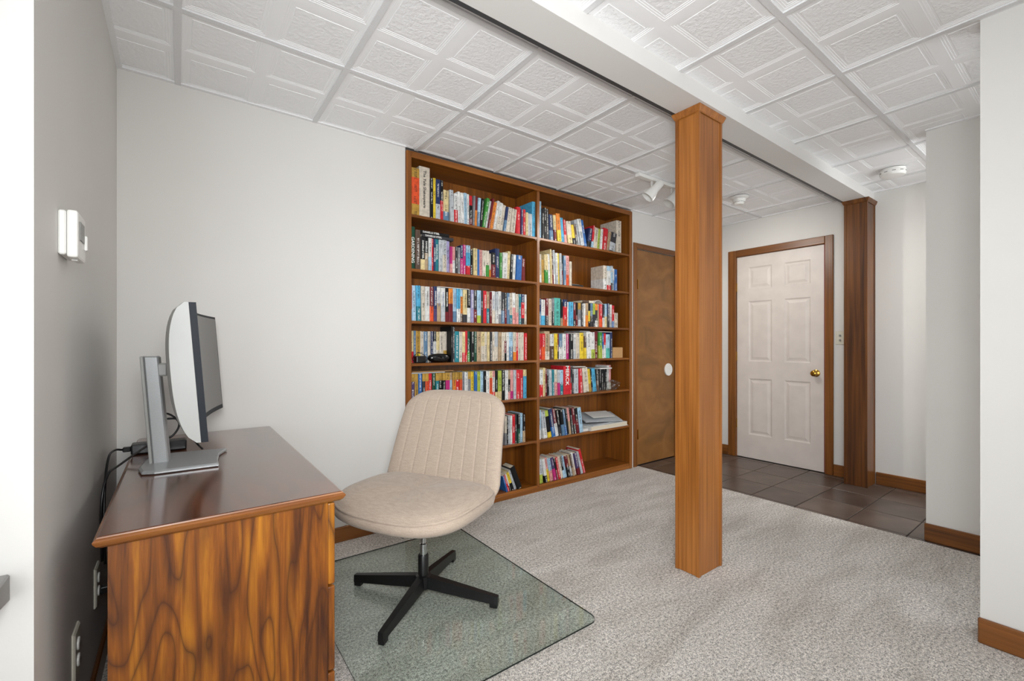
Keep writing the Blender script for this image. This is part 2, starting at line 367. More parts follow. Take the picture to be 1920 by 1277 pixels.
# suspended ceiling: main slab + vinyl coffered tiles + grid bars, all pieces of the ceiling
ce = struct(box('ceiling', 'grid', None, XN, DOORW+.12, YN, BACK+.3, CEIL+.03, CEIL+.08), 'white suspended ceiling of embossed coffered tiles')
PITCH, HALF = .6105, .30525
RINGS = [(.0, .0), (.022, .0), (.0228, .0012), (.0300, .0012), (.0308, .0024), (.0380, .0024), (.0388, .0036), (.0460, .0036), (.0470, .0020)]
def tile_bmesh():
    bm = bmesh.new(); lay = bm.faces.layers.float.new('panel')
    for ix in (0, 1):
        for iy in (0, 1):
            x0, y0 = ix*HALF, iy*HALF; rs = []
            for d, z in RINGS:
                rs.append([bm.verts.new(p) for p in ((x0+d, y0+d, z), (x0+HALF-d, y0+d, z), (x0+HALF-d, y0+HALF-d, z), (x0+d, y0+HALF-d, z))])
            for a, b in zip(rs, rs[1:]):
                for i in range(4): bm.faces.new((a[i], b[i], b[(i+1) % 4], a[(i+1) % 4]))
            f = bm.faces.new(rs[-1][::-1]); f[lay] = 1.0
    bmesh.ops.remove_doubles(bm, verts=bm.verts[:], dist=1e-5)
    return bm
def tile_obj(me, x, y): o = link('ceiling_tile', me, None, ce, (x, y, CEIL + .003)); return o
full_me = bpy.data.meshes.new('ceiling_tile'); bm = tile_bmesh(); bm.to_mesh(full_me); bm.free(); full_me.materials.append(M['ctile'])
def lay_tiles(X0, X1, Y0, Y1, gx, gy):
    """tiles of PITCH on a grid through (gx, gy), cut to the rectangle; plus the grid bars between them"""
    i0, i1 = math.floor((X0-gx)/PITCH), math.ceil((X1-gx)/PITCH); j0, j1 = math.floor((Y0-gy)/PITCH), math.ceil((Y1-gy)/PITCH)
    for i in range(i0, i1):
        for j in range(j0, j1):
            x, y = gx + i*PITCH, gy + j*PITCH
            if x >= X0-1e-4 and x+PITCH <= X1+1e-4 and y >= Y0-1e-4 and y+PITCH <= Y1+1e-4: tile_obj(full_me, x, y); continue
            bm = tile_bmesh()
            for co, no in (((X0-x, 0, 0), (-1, 0, 0)), ((X1-x, 0, 0), (1, 0, 0)), ((0, Y0-y, 0), (0, -1, 0)), ((0, Y1-y, 0), (0, 1, 0))):
                bmesh.ops.bisect_plane(bm, geom=bm.verts[:]+bm.edges[:]+bm.faces[:], plane_co=co, plane_no=no, clear_outer=True)
            if len(bm.faces) < 1: bm.free(); continue
            me = bpy.data.meshes.new('ceiling_tile'); bm.to_mesh(me); bm.free(); me.materials.append(M['ctile']); tile_obj(me, x, y)
    for i in range(i0, i1+1):
        x = gx + i*PITCH
        if X0+.02 < x < X1-.02: box('grid_bar', 'tbar', ce, x-.012, x+.012, Y0, Y1, CEIL-.0030, CEIL+.012)
    for j in range(j0, j1+1):
        y = gy + j*PITCH
        if Y0+.02 < y < Y1-.02: box('grid_bar', 'tbar', ce, X0, X1, y-.012, y+.012, CEIL-.0034, CEIL+.011)
lay_tiles(LEFT, DOORW, 1.355, BACK, -.005, 2.0665)
lay_tiles(XN, DOORW, YN, 1.183, -.005, .755)
for a in ((LEFT, 1.144, BACK-.02, BACK), (3.35, DOORW, BACK-.02, BACK), (DOORW-.02, DOORW, 1.36, BACK-.02), (DOORW-.02, DOORW, .66, 1.16), (LEFT, LEFT+.02, 1.36, BACK-.02),
          (3.472, 3.492, -.4, .66), (2.44, 2.46, YN, .31)):
    box('wall_angle', 'grid', ce, *a, CEIL-.002, CEIL+.01)

# boxed beam under the ceiling
SOFF = 2.305
bmn = struct(box('ceiling_beam', 'beam', None, XN, DOORW, 1.182, 1.330, SOFF, CEIL+.03), 'off white boxed beam running below the ceiling')
box('dark_strip', 'dark_grey', bmn, XN, DOORW, 1.330, 1.352, SOFF+.0015, CEIL+.03)  # solid dark grey strip along the beam's lower edge
box('edge_bead', 'grid', bmn, XN, DOORW, 1.352, 1.372, CEIL-.012, CEIL+.005)

# ------------------------------------------------------------------ columns
def column(name, label, x0, x1, y0, y1, mat, faces):
    r = empty(name, ((x0+x1)/2, (y0+y1)/2, 0)); tag(r, label, 'column')
    hx, hy = (x1-x0)/2, (y1-y0)/2; t = .016; top = SOFF - .001
    box('core', mat, r, -hx+.006, hx-.006, -hy+.006, hy-.006, 0.001, top)
    for n_, a in (('panel', (-hx+.004, -hx+.0061, -hy+t, hy-t)), ('panel', (hx-.0061, hx-.004, -hy+t, hy-t)), ('panel', (-hx+t, hx-t, -hy+.004, -hy+.0061)), ('panel', (-hx+t, hx-t, hy-.0061, hy-.004))):
        box(n_, mat, r, *a, .002, top-.03)
    for sx in (-1, 1):
        for sy in (-1, 1):
            # L shaped corner bead
            pts = [(0, 0), (t, 0), (t, .006), (.006, .006), (.006, t), (0, t)]
            pts = [(sx*(-hx + px), sy*(-hy + py)) for px, py in pts]
            prism('corner_trim', mat, r, pts, 'z', .001, top-.002)
    # cap moulding, four mitred lengths
    for ax in faces:
        o_ = .013
        if ax in ('-y', '+y'):
            s = -1 if ax == '-y' else 1
            bm = bmesh.new()
            loft(bm, [[(-hx-e, s*(hy+e), z) for e, z in ((0, top-.032), (.004, top-.028), (o_, top-.006), (o_, top), (0, top))], [(hx+e, s*(hy+e), z) for e, z in ((0, top-.032), (.004, top-.028), (o_, top-.006), (o_, top), (0, top))]])
        else:
            s = -1 if ax == '-x' else 1
            bm = bmesh.new()
            loft(bm, [[(s*(hx+e), -hy-e, z) for e, z in ((0, top-.032), (.004, top-.028), (o_, top-.006), (o_, top), (0, top))], [(s*(hx+e), hy+e, z) for e, z in ((0, top-.032), (.004, top-.028), (o_, top-.006), (o_, top), (0, top))]])
        from_bm('cap_moulding', bm, mat, r)
    return r
column('wooden_column', 'orange brown boxed wooden column standing on the carpet', 2.028, 2.243, 1.208, 1.338, 'col', ('-x', '+x', '-y', '+y'))
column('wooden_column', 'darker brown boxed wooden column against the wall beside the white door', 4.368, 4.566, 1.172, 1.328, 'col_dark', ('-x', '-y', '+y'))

# ------------------------------------------------------------------ doors
# brown plywood door beside the bookcase
d = empty('door_1', (D0, BACK, 0)); struct(d, 'flat brown plywood door beside the bookcase')
DW = D1 - D0
box('door_slab', 'ply', d, .006, DW-.006, .006, .041, .008, DT-.006, .002)
for x in (-.048, DW-.002): box('casing', 'trim', d, x, x+.05, -.014, 0, 0, DT+.05, .004)
box('casing', 'trim_x', d, .002, DW-.002, -.0135, 0, DT-.002, DT+.05, .004)
for x0, x1 in ((0, .005), (DW-.005, DW)): box('jamb', 'trim', d, x0, x1, 0, .12, 0, DT)
for z in (1.70, .30):
    h = box('hinge', 'brass', d, .002, .011, -.018, -.001, z-.045, z+.045)
lathe('disc', 'white', d, [(0, .012), (.058, .012), (.062, .008), (.062, 0), (0, 0)][::-1], 28, (.506, .006, .888), rot=(R(90), 0, 0))
# white six panel door
d2 = empty('door_2', (DOORW, W0, 0)); struct(d2, 'white six panel door with brass knob')
WW = W1 - W0
def panel_door(parent, w, hgt):
    """slab seen from -x: y 0..w, z; the six sunk fields are part of one skin"""
    px = [(.115, w/2-.055), (w/2+.055, w-.115)]; pz = [(.24, .80), (.97, 1.57), (1.69, 1.91)]
    ys = sorted({0, w} | {v for p in px for v in p}); zs = sorted({.006, hgt} | {v for p in pz for v in p})
    bm = bmesh.new(); V = {}
    def v(y, z, x=0):
        k = (round(y, 5), round(z, 5), round(x, 5))
        if k not in V: V[k] = bm.verts.new((x, y, z))
        return V[k]
    for a, b in zip(ys, ys[1:]):
        for c, e in zip(zs, zs[1:]):
            if (a, b) in [(p[0], p[1]) for p in px] and (c, e) in pz:
                prev = [(a, c), (b, c), (b, e), (a, e)]; pd = 0
                for ins, dep in ((.012, .008), (.022, .008), (.044, .002)):
                    cur = [(a+ins, c+ins), (b-ins, c+ins), (b-ins, e-ins), (a+ins, e-ins)]
                    for i in range(4):
                        j = (i+1) % 4; bm.faces.new((v(*prev[i], pd), v(*prev[j], pd), v(*cur[j], dep), v(*cur[i], dep)))
                    prev, pd = cur, dep
                bm.faces.new([v(*p, pd) for p in prev])
            else: bm.faces.new((v(a, c), v(b, c), v(b, e), v(a, e)))
    ed = [e for e in bm.edges if len(e.link_faces) == 1]
    r = bmesh.ops.extrude_edge_only(bm, edges=ed)
    for x in r['geom']:
        if isinstance(x, bmesh.types.BMVert): x.co.x = .04
    return from_bm('door_slab', bm, 'white_door', parent)
sl = panel_door(d2, WW-.012, WT-.006); sl.location = (.012, .006, 0)
for y in (-.062, WW-.002): box('casing', 'trim', d2, -.016, 0, y, y+(.064 if y < 0 else .078), 0, WT+.065, .004)
box('casing', 'trim_y', d2, -.0155, 0, .002, WW-.002, WT-.003, WT+.065, .004)
for y0, y1 in ((0, .005), (WW-.005, WW)): box('jamb', 'trim', d2, 0, .1, y0, y1, 0, WT)
box('jamb', 'trim_y', d2, 0, .1, .005, WW-.005, WT-.005, WT)
box('weatherstrip', 'red_strip', d2, .000, .0118, .0052, .0115, .01, WT-.006)
for z in (1.72, 1.02, .34): box('hinge', 'brass', d2, -.004, .011, WW-.008, WW-.0022, z-.045, z+.045)
kn = lathe('knob', 'brass', d2, [(0, 0), (.033, 0), (.033, .004), (.026, .008), (.011, .012), (.011, .03), (.020, .036), (.027, .048), (.026, .058), (.016, .066), (0, .067)], 24, (.0119, .078, .881), rot=(0, R(-90), 0))
sp_ = tag(empty('switch_plate', (DOORW, 1.415, 1.195)), 'ivory light switch plate on the wall beside the white door', 'light switch')
box('plate', 'ivory', sp_, -.006, -.0005, -.035, .035, -.058, .058, .003)
for z in (-.02, .02): box('toggle', 'greyp', sp_, -.016, -.006, -.006, .006, z-.008, z+.008, .001)

# ------------------------------------------------------------------ built-in bookcase
BX0, BX1 = 1.146, 3.348
DIV = 2.228
SH = [1.966, 1.620, 1.289, 1.017, .730, .397, .050]              # shelf tops
FRONT = BACK - .006
bc = tag(empty('bookcase', (BX0, FRONT, 0)), 'tall built-in brown wooden bookcase with two bays of shelves', 'bookcase')
BWID = BX1 - BX0; dv = DIV - BX0; DEPTH = .30
box('back_panel', 'shelf_z', bc, .02, BWID-.02, DEPTH-.012, DEPTH, 0, 2.36)
box('side_panel', 'shelf_z', bc, 0, .024, 0, DEPTH-.012, 0, 2.36); box('side_panel', 'shelf_z', bc, BWID-.024, BWID, 0, DEPTH-.012, 0, 2.36)
box('divider', 'shelf_z', bc, dv-.011, dv+.011, .001, DEPTH-.012, .0, 2.335)
box('top_board', 'shelf', bc, .024, BWID-.024, 0, DEPTH-.012, 2.338, 2.36)
box('top_rail', 'shelf', bc, .024, BWID-.024, -.012, 0, 2.322, 2.362, .003)
for x in (0, BWID-.034): box('stile', 'shelf_z', bc, x, x+.034, -.012, 0, 0, 2.362, .004)
box('center_stile', 'shelf_z', bc, dv-.013, dv+.013, -.004, .001, .045, 2.322, .002)
box('plinth', 'shelf', bc, .034, BWID-.034, -.008, .012, 0.001, .034, .003)
for bay, (a, b) in enumerate(((.024, dv-.011), (dv+.011, BWID-.024))):
    for k, z in enumerate(SH):
        box('shelf', 'shelf', bc, a, b, -.002, DEPTH-.012, z-.018, z, .002)
        if k < 6:
            for s, x in ((1, a), (-1, b)):     # small rounded corner fillets under the shelf
                prism('corner_bracket', 'shelf', bc, [(x, z-.018), (x + s*.022, z-.018), (x + s*.007, z-.024), (x, z-.040)], 'y', .001, .012)

# ------------------------------------------------------------------ books
PAL = {'w': ('#d9d9d6', 'white'), 'o': ('#d2c8b8', 'off white'), 'c': ('#d9c693', 'cream'), 'tn': ('#b49b7c', 'tan'), 'g': ('#85868a', 'grey'), 'lg': ('#b7bcc0', 'light grey'),
       'k': ('#141416', 'black'), 'dk': ('#37363a', 'charcoal'), 'n': ('#26345c', 'navy'), 'b': ('#2f66a8', 'blue'), 'lb': ('#a3c3d8', 'pale blue'), 'sb': ('#4fa5cc', 'sky blue'),
       't': ('#257a86', 'teal'), 'mt': ('#58b3a8', 'mint'), 'gr': ('#3f8a3a', 'green'), 'dg': ('#1f4a38', 'dark green'), 'lm': ('#a8b84a', 'lime'), 'y': ('#dfc236', 'yellow'),
       'gd': ('#b08a3c', 'gold'), 'or': ('#dd8432', 'orange'), 'ro': ('#d8532c', 'orange red'), 'r': ('#c62630', 'red'), 'dr': ('#6d1f26', 'maroon'), 'p': ('#dc9a96', 'pink'),
       'mg': ('#b62a72', 'magenta'), 'pu': ('#4c3d66', 'purple'), 'lv': ('#9a95bb', 'lavender'), 'br': ('#5c483c', 'brown'), 'sl': ('#5f7f9c', 'slate blue')}
ORD = ['', 'first', 'second', 'third', 'fourth', 'fifth', 'sixth', 'seventh', 'eighth', 'ninth', 'tenth']
def ordinal(n):
    if n <= 10: return ORD[n]
    return '%d%s' % (n, {1: 'st', 2: 'nd', 3: 'rd'}.get(n % 10 if not 10 < n % 100 < 14 else 0, 'th'))
def lum(c): return .3*c[0] + .6*c[1] + .1*c[2]
def book_mesh(w, d, h, cols, hard, printed=True, x_shift=0.0, low_split=None):
    """cover: U shaped skin with a softly rounded spine, cut in colour bands; returns mesh"""
    t = .0022 if hard else .0011; bow = min(.006, w*.18) if hard else min(.0025, w*.1)
    ks = 6; outer = []
    for i in range(ks+1):
        a = math.pi*i/ks; outer.append((w/2 - w/2*math.cos(a), bow*(1 - math.sin(a))))
    prof = [(0, d)] + outer + [(w, d), (w-t, d), (w-t, bow+t), (t, bow+t), (t, d)]
    n = len(prof); k = len(cols)
    br = {1: [], 2: [random.uniform(.28, .55)], 3: [random.uniform(.2, .32), random.uniform(.66, .8)]}[k]
    if low_split: br = [low_split]
    lv = [0] + br + [1]
    me = bpy.data.meshes.new('book'); vs = []; fs = []; fc = []; sp = []
    for f in lv:
        for x, y in prof: vs.append((x + x_shift, y, f*h))
    for li in range(len(lv)-1):
        c = cols[k-1-li]
        for i in range(n):
            j = (i+1) % n; fs.append((li*n+i, li*n+j, (li+1)*n+j, (li+1)*n+i)); fc.append(c); sp.append(1 <= i <= ks)
    # caps as quads / strips between outer and inner outline
    for base, c, flip in ((0, cols[-1], True), ((len(lv)-1)*n, cols[0], False)):
        o0 = ks + 2                                           # index of (w, d)
        idx = [(0, 1, n-2, n-1), (ks+1, o0, o0+1, o0+2), tuple(range(1, ks+2)) + (o0+2, n-2)]
        for q in idx: q = tuple(base+a for a in q); fs.append(q[::-1] if flip else q); fc.append(c); sp.append(False)
    me.from_pydata(vs, [], fs)
    ca = me.color_attributes.new('cover', 'FLOAT_COLOR', 'CORNER'); ia = me.color_attributes.new('ink', 'FLOAT_COLOR', 'CORNER'); uv = me.uv_layers.new(name='print')
    for pi, p in enumerate(me.polygons):
        c = fc[pi]; ink = (.02, .02, .02) if lum(c) > .22 else (.75, .74, .7)
        for li in p.loop_indices:
            ca.data[li].color = c; ia.data[li].color = ink + ((1.0 if (printed and sp[pi]) else 0.0),)
            v = me.vertices[me.loops[li].vertex_index].co
            uv.data[li].uv = (v.z, (v.x - x_shift)/w if sp[pi] else -1)
    me.materials.append(M['cover']); me.validate(); me.update()
    bm = bmesh.new(); bm.from_mesh(me); bmesh.ops.recalc_face_normals(bm, faces=bm.faces[:]); bm.to_mesh(me); bm.free()
    return me
def text_obj(s, size, mat, parent, origin, xdir, ydir, bold=.0, center=True):
    cu = bpy.data.curves.new('title', 'FONT'); cu.body = s; cu.size = size; cu.align_x = 'CENTER' if center else 'LEFT'; cu.align_y = 'CENTER'; cu.resolution_u = 2; cu.offset = bold
    tmp = bpy.data.objects.new('title', cu); col.objects.link(tmp)
    me = bpy.data.meshes.new_from_object(tmp.evaluated_get(bpy.context.evaluated_depsgraph_get()))
    bpy.data.objects.remove(tmp); bpy.data.curves.remove(cu)
    x, y = Vector(xdir), Vector(ydir); z = x.cross(y)
    m4 = Matrix(((x.x, y.x, z.x, origin[0]), (x.y, y.y, z.y, origin[1]), (x.z, y.z, z.z, origin[2]), (0, 0, 0, 1)))
    me.transform(m4); o = link('spine_title', me, mat, parent); return o
BOOKG = 'books in the built-in bookcase'
def add_book(w, h, colcodes, depth, x, z, lean, label, title=None, hard=None, yfront=None, printed=True, low_split=None):
    """upright book on a shelf; lean in radians, positive leans towards the brown door"""
    hard = random.random() < .6 if hard is None else hard
    cols = [H(PAL[c][0]) for c in colcodes]; j = random.uniform(.9, 1.06)
    cols = [tuple(min(1, v*j) for v in c[:3]) + (1,) for c in cols]
    xs = -w if lean > 0 else 0
    o = link('book', book_mesh(w, depth, h, cols, hard, printed and not title, xs, low_split)); tag(o, label, 'book', BOOKG)
    t = .0022 if hard else .0011; ins = .003 if hard else .0003
    bm = bmesh.new(); bx(bm, xs+t, xs+w-t, .012 if hard else .004, depth-ins, ins, h-ins)
    from_bm('pages', bm, 'page', o)
    if title:
        s, size, ink, frac = title
        text_obj(s, size, ink, o, (xs + w/2, -.0006, h*frac), (0, 0, -1), (1, 0, 0), size*.02)
    o.location = (x, yfront if yfront is not None else FRONT + .006 + random.random()*.012, z); o.rotation_euler = (0, lean, 0)
    return o
def quad(w, h, a):
    """corner points of a leaning book with its resting corner at the origin"""
    x0, x1 = (-w, 0) if a > 0 else (0, w); ca, sa = math.cos(a), math.sin(a)
    return [(x*ca + z*sa, -x*sa + z*ca) for x, z in ((x0, 0), (x1, 0), (x1, h), (x0, h))]
def span(q, z):
    xs = []
    for (xa, za), (xb, zb) in zip(q, q[1:] + q[:1]):
        if (za-z)*(zb-z) <= 0 and za != zb: xs.append(xa + (xb-xa)*(z-za)/(zb-za))
    return (min(xs), max(xs)) if xs else None
def pack(items, X0, X1):
    """items (thickness, height, lean); pushes each book against its neighbour without overlap, scaled to fill X0..X1"""
    k = 1.0
    for it in range(14):
        out = []; prev = None; end = X0
        for w_, h_, a_ in items:
            q = quad(w_*k, h_, a_); zs = [h_*1.02*i/36 for i in range(37)]
            if prev is None: x = X0 - min(p[0] for p in q)
            else:
                x = -1e9
                for z in zs:
                    s1, s2 = span(prev, z), span(q, z)
                    if s1 and s2: x = max(x, s1[1] - s2[0])
                x += .0004
            out.append((x, w_*k)); prev = [(p[0]+x, p[1]) for p in q]; end = max(end, max(p[0] for p in prev))
        err = (X1 - end) / (sum(i[0] for i in items)*k); k *= 1 + max(-.3, min(.3, err*.9))
        if abs(X1-end) < .0006: break
    return out
SHELFN = ['top', 'second', 'third', 'fourth', 'fifth', 'sixth', 'bottom']
counts = {}
ROW_TOP = {}
def row(bay, k, crop, data, end, titles=None, set_back=()):
    """data: 'x,dy,colours[,lean_dx]' left edges in a crop (x0, scale) of the photo, lengths in crop pixels"""
    x0c, sc = crop; titles = titles or {}
    toks = [t.split(',') for t in data.split()]
    xs = [float(t[0]) for t in toks] + [end]
    toX = lambda cx: on_y(x0c + cx*sc, 600, FRONT + .012).x
    items = []; lim = (SH[k-1] - .018 if k else 2.33) - SH[k] - .006
    for i, t in enumerate(toks):
        X, X2 = toX(xs[i]), toX(xs[i+1]); rr = ray(x0c + (xs[i]+xs[i+1])/2*sc, 600); depth_t = (FRONT + .012)/rr.y
        dy = float(t[1]); lean = math.atan2(float(t[3]), dy) if len(t) > 3 else 0.0
        hgt = dy*sc*depth_t/F_PX / math.cos(lean); w_ = max(.006, (X2 - X)*math.cos(lean)*.985)
        if hgt*math.cos(lean) + w_*abs(math.sin(lean)) > lim: hgt = (lim - w_*abs(math.sin(lean)))/math.cos(lean)
        items.append((w_, hgt, lean))
    lo, hi = (BX0 + .027, DIV - .014) if bay == 0 else (DIV + .014, BX1 - .027)
    res = pack(items, max(toX(xs[0]), lo), min(toX(end), hi)); n0 = counts.get((bay, k), 0)
    for i, ((x, w_), (_, h_, a_), t) in enumerate(zip(res, items, toks)):
        ls = .77 if '^' in t[2] else None; cc = t[2].replace('^', '/').split('/'); names = [PAL[c][1] for c in cc]; n = n0 + i + 1
        cn = names[0] if len(set(names)) == 1 else '%s and %s' % (names[0], names[1])
        end_name = 'desk side' if bay == 0 else 'divider'
        lab = '%s book, %s from the %s, %s shelf, %s bay' % (cn, ordinal(n), end_name, SHELFN[k], 'desk-side' if bay == 0 else 'door-side')
        add_book(w_, h_, cc, max(.11, min(.235, h_*random.uniform(.64, .74))), x, SH[k] + .0006, a_, lab, titles.get(int(float(t[0]))), yfront=FRONT + .072 if i in set_back else None, low_split=ls)
    counts[(bay, k)] = n0 + len(toks)
    return items
DS = 'DANIELLE STEEL'
C1 = (750, .14092); C5 = (930, .15661); C6 = (1000, .11744); C7 = (1000, .10417)
row(0, 0, C1, '150,625,gd/ro/gd 265,665,o 415,530,k 460,540,y 495,530,n/lg 558,525,k/r 600,410,c/c/sl 685,420,lg,-14 740,385,w/r 790,420,w,-14 825,410,w,-12 868,415,lb,-8 908,410,w,-5 945,395,r/k/dr '
    '985,400,g,14 1010,400,dr/or,14 1045,385,lb/sl,22 1082,385,k,40 1118,400,gr,76 1160,375,w,70 1192,410,dr,76 1218,365,or,72 1265,390,w,70 1300,370,w/o,64 1345,350,o,58 1392,330,n/sl,50 1425,335,o,44 1480,320,o,36 1545,365,r,6 1605,340,pu 1632,345,r 1668,310,c 1700,300,lg 1758,470,sb',
    1806, {265: ('The Yale Shakespeare', .0275, 'ink_k', .55)})
row(0, 1, C1, '145,565,dg 205,525,br 275,435,k/c 332,435,k/tn 385,435,w/lb 428,430,r 450,430,n 475,430,t 520,425,lg 572,425,lg/o 625,420,lv 672,350,mg/p 702,350,p/w 737,350,dk 775,352,g 815,385,n/mg 850,395,mg 888,390,lb/sb/r 945,345,k '
    '985,360,c 1035,350,b 1065,350,p 1105,345,o 1150,350,o/gr 1205,315,o/or 1225,330,k/dr 1280,390,n 1340,340,gr 1372,345,w,10 1435,370,c,20 1470,335,k,16 1505,335,w,18 1550,330,b,16 1622,300,dr', 1674,
    {145: ('GARDENING', .029, 'ink_w', .45), 275: (DS, .0165, 'ink_w', .62), 332: (DS, .0165, 'ink_w', .62), 450: (DS, .013, 'ink_w', .5), 475: (DS, .014, 'ink_w', .6)})
L3 = '145,462,r/lb 162,470,lb,-8 215,470,sb/t,-12 275,462,o,-8 325,460,w 385,455,dr/ro 440,465,n/pu 485,455,w/tn 540,450,w/lg 595,450,k/dr 640,447,or/dr 700,445,lb/sl 750,445,sb/w 795,440,lb/or/br 835,435,c/c/dk 890,435,k/w 935,435,lv 975,432,dk/dr 1020,432,lb/lb/lm 1070,430,dk 1105,430,r 1150,422,tn/t 1190,420,dr 1225,430,w/o ' \
     '1270,420,lg/w 1310,430,w/g 1350,420,dk/sl 1390,412,k/dr 1422,412,sl 1460,410,o/t 1502,418,w/p 1542,402,o/p 1577,402,t 1612,402,n/r/dk 1655,400,w/o'
t3 = {}
for x in (325, 440, 485, 540, 595, 640, 700, 835, 935, 1020, 1105, 1225, 1310, 1422): t3[x] = (DS, .0135, 'ink_w' if x in (440, 595, 935, 1105, 1422) else 'ink_b' if x in (485, 540, 700, 1020, 1225) else 'ink_k', .66)
row(0, 2, C1, L3, 1692, t3)
row(0, 3, C1, '135,440,dr 165,435,c/r 235,435,sl 265,430,gd/y 325,425,o 370,420,sl 425,420,o 465,420,n 500,418,k/w/k 540,412,c/o 585,412,o 635,412,o/gd 682,480,k 697,470,dk 725,410,t 785,405,o 830,402,c/r 865,412,r 895,405,dg/gr 940,400,k 985,400,dg 1020,398,tn 1080,395,c/o 1130,393,o 1165,392,c 1195,390,dk 1225,390,o 1265,390,lg/o 1310,385,tn 1350,382,o '
    '1385,380,o/dr/k 1420,380,w 1455,380,lb/sl 1505,378,o/or 1545,372,p/r 1575,372,o 1612,372,o 1652,362,r', 1692, None, range(0, 12))
row(0, 4, C1, ' '.join('%d,%d,%s' % (x, 455 - (x-145)*.05, c) for x, c in ((145, 'gd^pu'), (200, 'gd^gd'), (250, 'b'), (300, 'gd^dk'), (340, 'gd^ro'), (385, 'r'), (432, 'dg/k'), (475, 'gd^t'), (515, 'gd^k'), (565, 'gd^k'), (605, 'gd^mg'), (660, 'tn^lb'), (700, 'gd^or'), (740, 'gd^r'), (795, 'gd^ro'), (825, 'g/sb'), (860, 'w'), (905, 'gd^g'), (945, 'y'), (990, 'b/b/dr'), (1030, 'lm'), (1075, 'lb'), (1115, 'k'), (1145, 'w'), (1190, 'c^ro'), (1230, 'p/w/r'), (1270, 'k/c'), (1305, 'lm/c'), (1350, 'k'), (1400, 'w'), (1440, 'tn/k/p'), (1475, 'p/mg'), (1515, 'lg'), (1550, 'r'), (1600, 'r'), (1640, 'c^sb'))), 1682)
row(0, 5, C5, '110,345,o/g 128,345,k 148,345,lg 172,342,w 195,350,r 230,345,dk 260,345,k/dg 290,350,lb 325,335,k/tn', 352)
row(0, 6, C5, '75,200,b,-60 100,205,r,-66 130,215,w/k,-74 150,220,y/k,-80 195,240,lg,-95 232,270,k,-112', 308)
# door-side bay
row(1, 0, C6, '97,590,lb 132,480,k,-4 180,500,k,-6 218,490,k/dk,-10 265,410,n/sl,-26 333,408,c/dr,-26 378,440,or/y,-44 445,385,sb,-40 502,362,r/p,-36 545,345,o/c,-52 622,300,y/k,-55 668,320,br/dk,-62 712,390,lg,-86 752,410,w/lg,-90 815,405,b,-92', 858)
row(1, 0, C6, '862,300,n/k,50 930,360,r/lb,40 965,330,o,40 1030,325,lm,34 1075,330,w,30 1110,345,r,42 1195,300,tn,60 1240,290,dk/lg,60', 1338)
row(1, 0, C6, '1338,515,o', 1418)
row(1, 1, C6, '90,455,o/w,-8 135,370,gd,-12 175,455,c/gr,-16 232,470,w,-22 275,550,c,-24 300,520,br/dr,-24 328,545,lg/w,-20 356,500,w/lg,-20 392,500,y,-18 420,500,lg,-14 450,480,k/dr,-10 476,470,sl,-6 517,478,p/ro 575,388,o', 612)
row(1, 1, C6, '1128,385,o/w 1185,385,lb/w/r 1243,390,lg/lb/dk 1275,350,w/sl 1300,345,b', 1352)
row(1, 2, C6, '95,420,n/sl 135,410,w/sb 195,430,dr/dk 245,425,o 305,432,g/dk 340,440,mt 440,420,k/tn 470,420,n/r/ro 537,380,w 570,385,sb 635,380,dr/k 685,382,k/dr 720,375,gd/g/lg 765,370,dk 800,370,w 838,375,tn/or 880,372,k/y/k 912,372,sl/dk 950,372,lm/dk 985,370,or/dk/w 1030,362,tn 1055,368,r/ro 1105,362,dk/w 1138,372,lb/c 1177,380,n/dk 1215,365,w/lg 1250,352,r/b', 1294)
row(1, 2, C6, '1296,236,o', 1356)
row(1, 3, C6, '88,420,r 132,420,r/ro 186,455,tn/o 275,410,w/br 335,415,y 384,415,dr/k 420,408,sl/w 472,408,w 530,408,mg 580,400,k 643,395,w/lg 683,405,o 752,415,y,-8 818,360,br/y,-10 850,425,w,-14 920,420,w/lm,-14 985,430,dr 1040,410,gr/lm,-2 1095,400,b/w 1130,398,r/w 1165,380,lb/mt 1228,410,n', 1262)
row(1, 4, C6, '95,430,w/r 158,455,c 196,440,dr 232,320,k 262,420,lg,-10 305,410,t,-10 345,410,o/p,-12 395,400,lg/mg,-12 432,395,lb/t 490,455,r 602,410,dk/r 630,385,dk 665,390,lg,-6 745,390,r,-20 798,395,o,-46 885,370,y/gd,-44 925,360,k,-44 955,370,sb,-46 1012,350,k/br,-30 1058,350,k,-8 1095,345,k 1130,345,k 1165,345,k 1200,342,k 1228,342,k 1258,390,w 1292,395,p/o', 1322,
    {490: ('MERCK', .05, 'ink_w', .66)}, range(19, 27))
row(1, 5, C5, '515,350,lb/w 548,320,lg/w,-44 600,325,lm/k/y,-62 645,340,n/b,-62 690,330,dr/w,-66 735,315,k/dk,-56 775,315,k/sl,-52 812,310,sl/b,-52 838,320,k,-44 862,320,p/tn,-46 892,300,k/dk,-44 925,310,dr/k,-44 962,300,k/dr,-42 1000,300,lb,-46', 1046)
row(1, 6, C7, '100,440,lg/lm,-40 160,430,w/k,-78 215,430,p/y,-82 270,415,lb/p,-84 330,420,pu/mg,-90 385,400,k/dr,-90 420,400,r,-92 470,400,o,-94 520,400,k/lb,-94 560,400,lb,-94 600,390,dr/k,-96 660,395,tn/lg,-98 710,390,br/tn,-98 745,410,w/o,-100 790,395,pu/dr,-110 855,400,lg,-124 900,440,r,-140', 946)

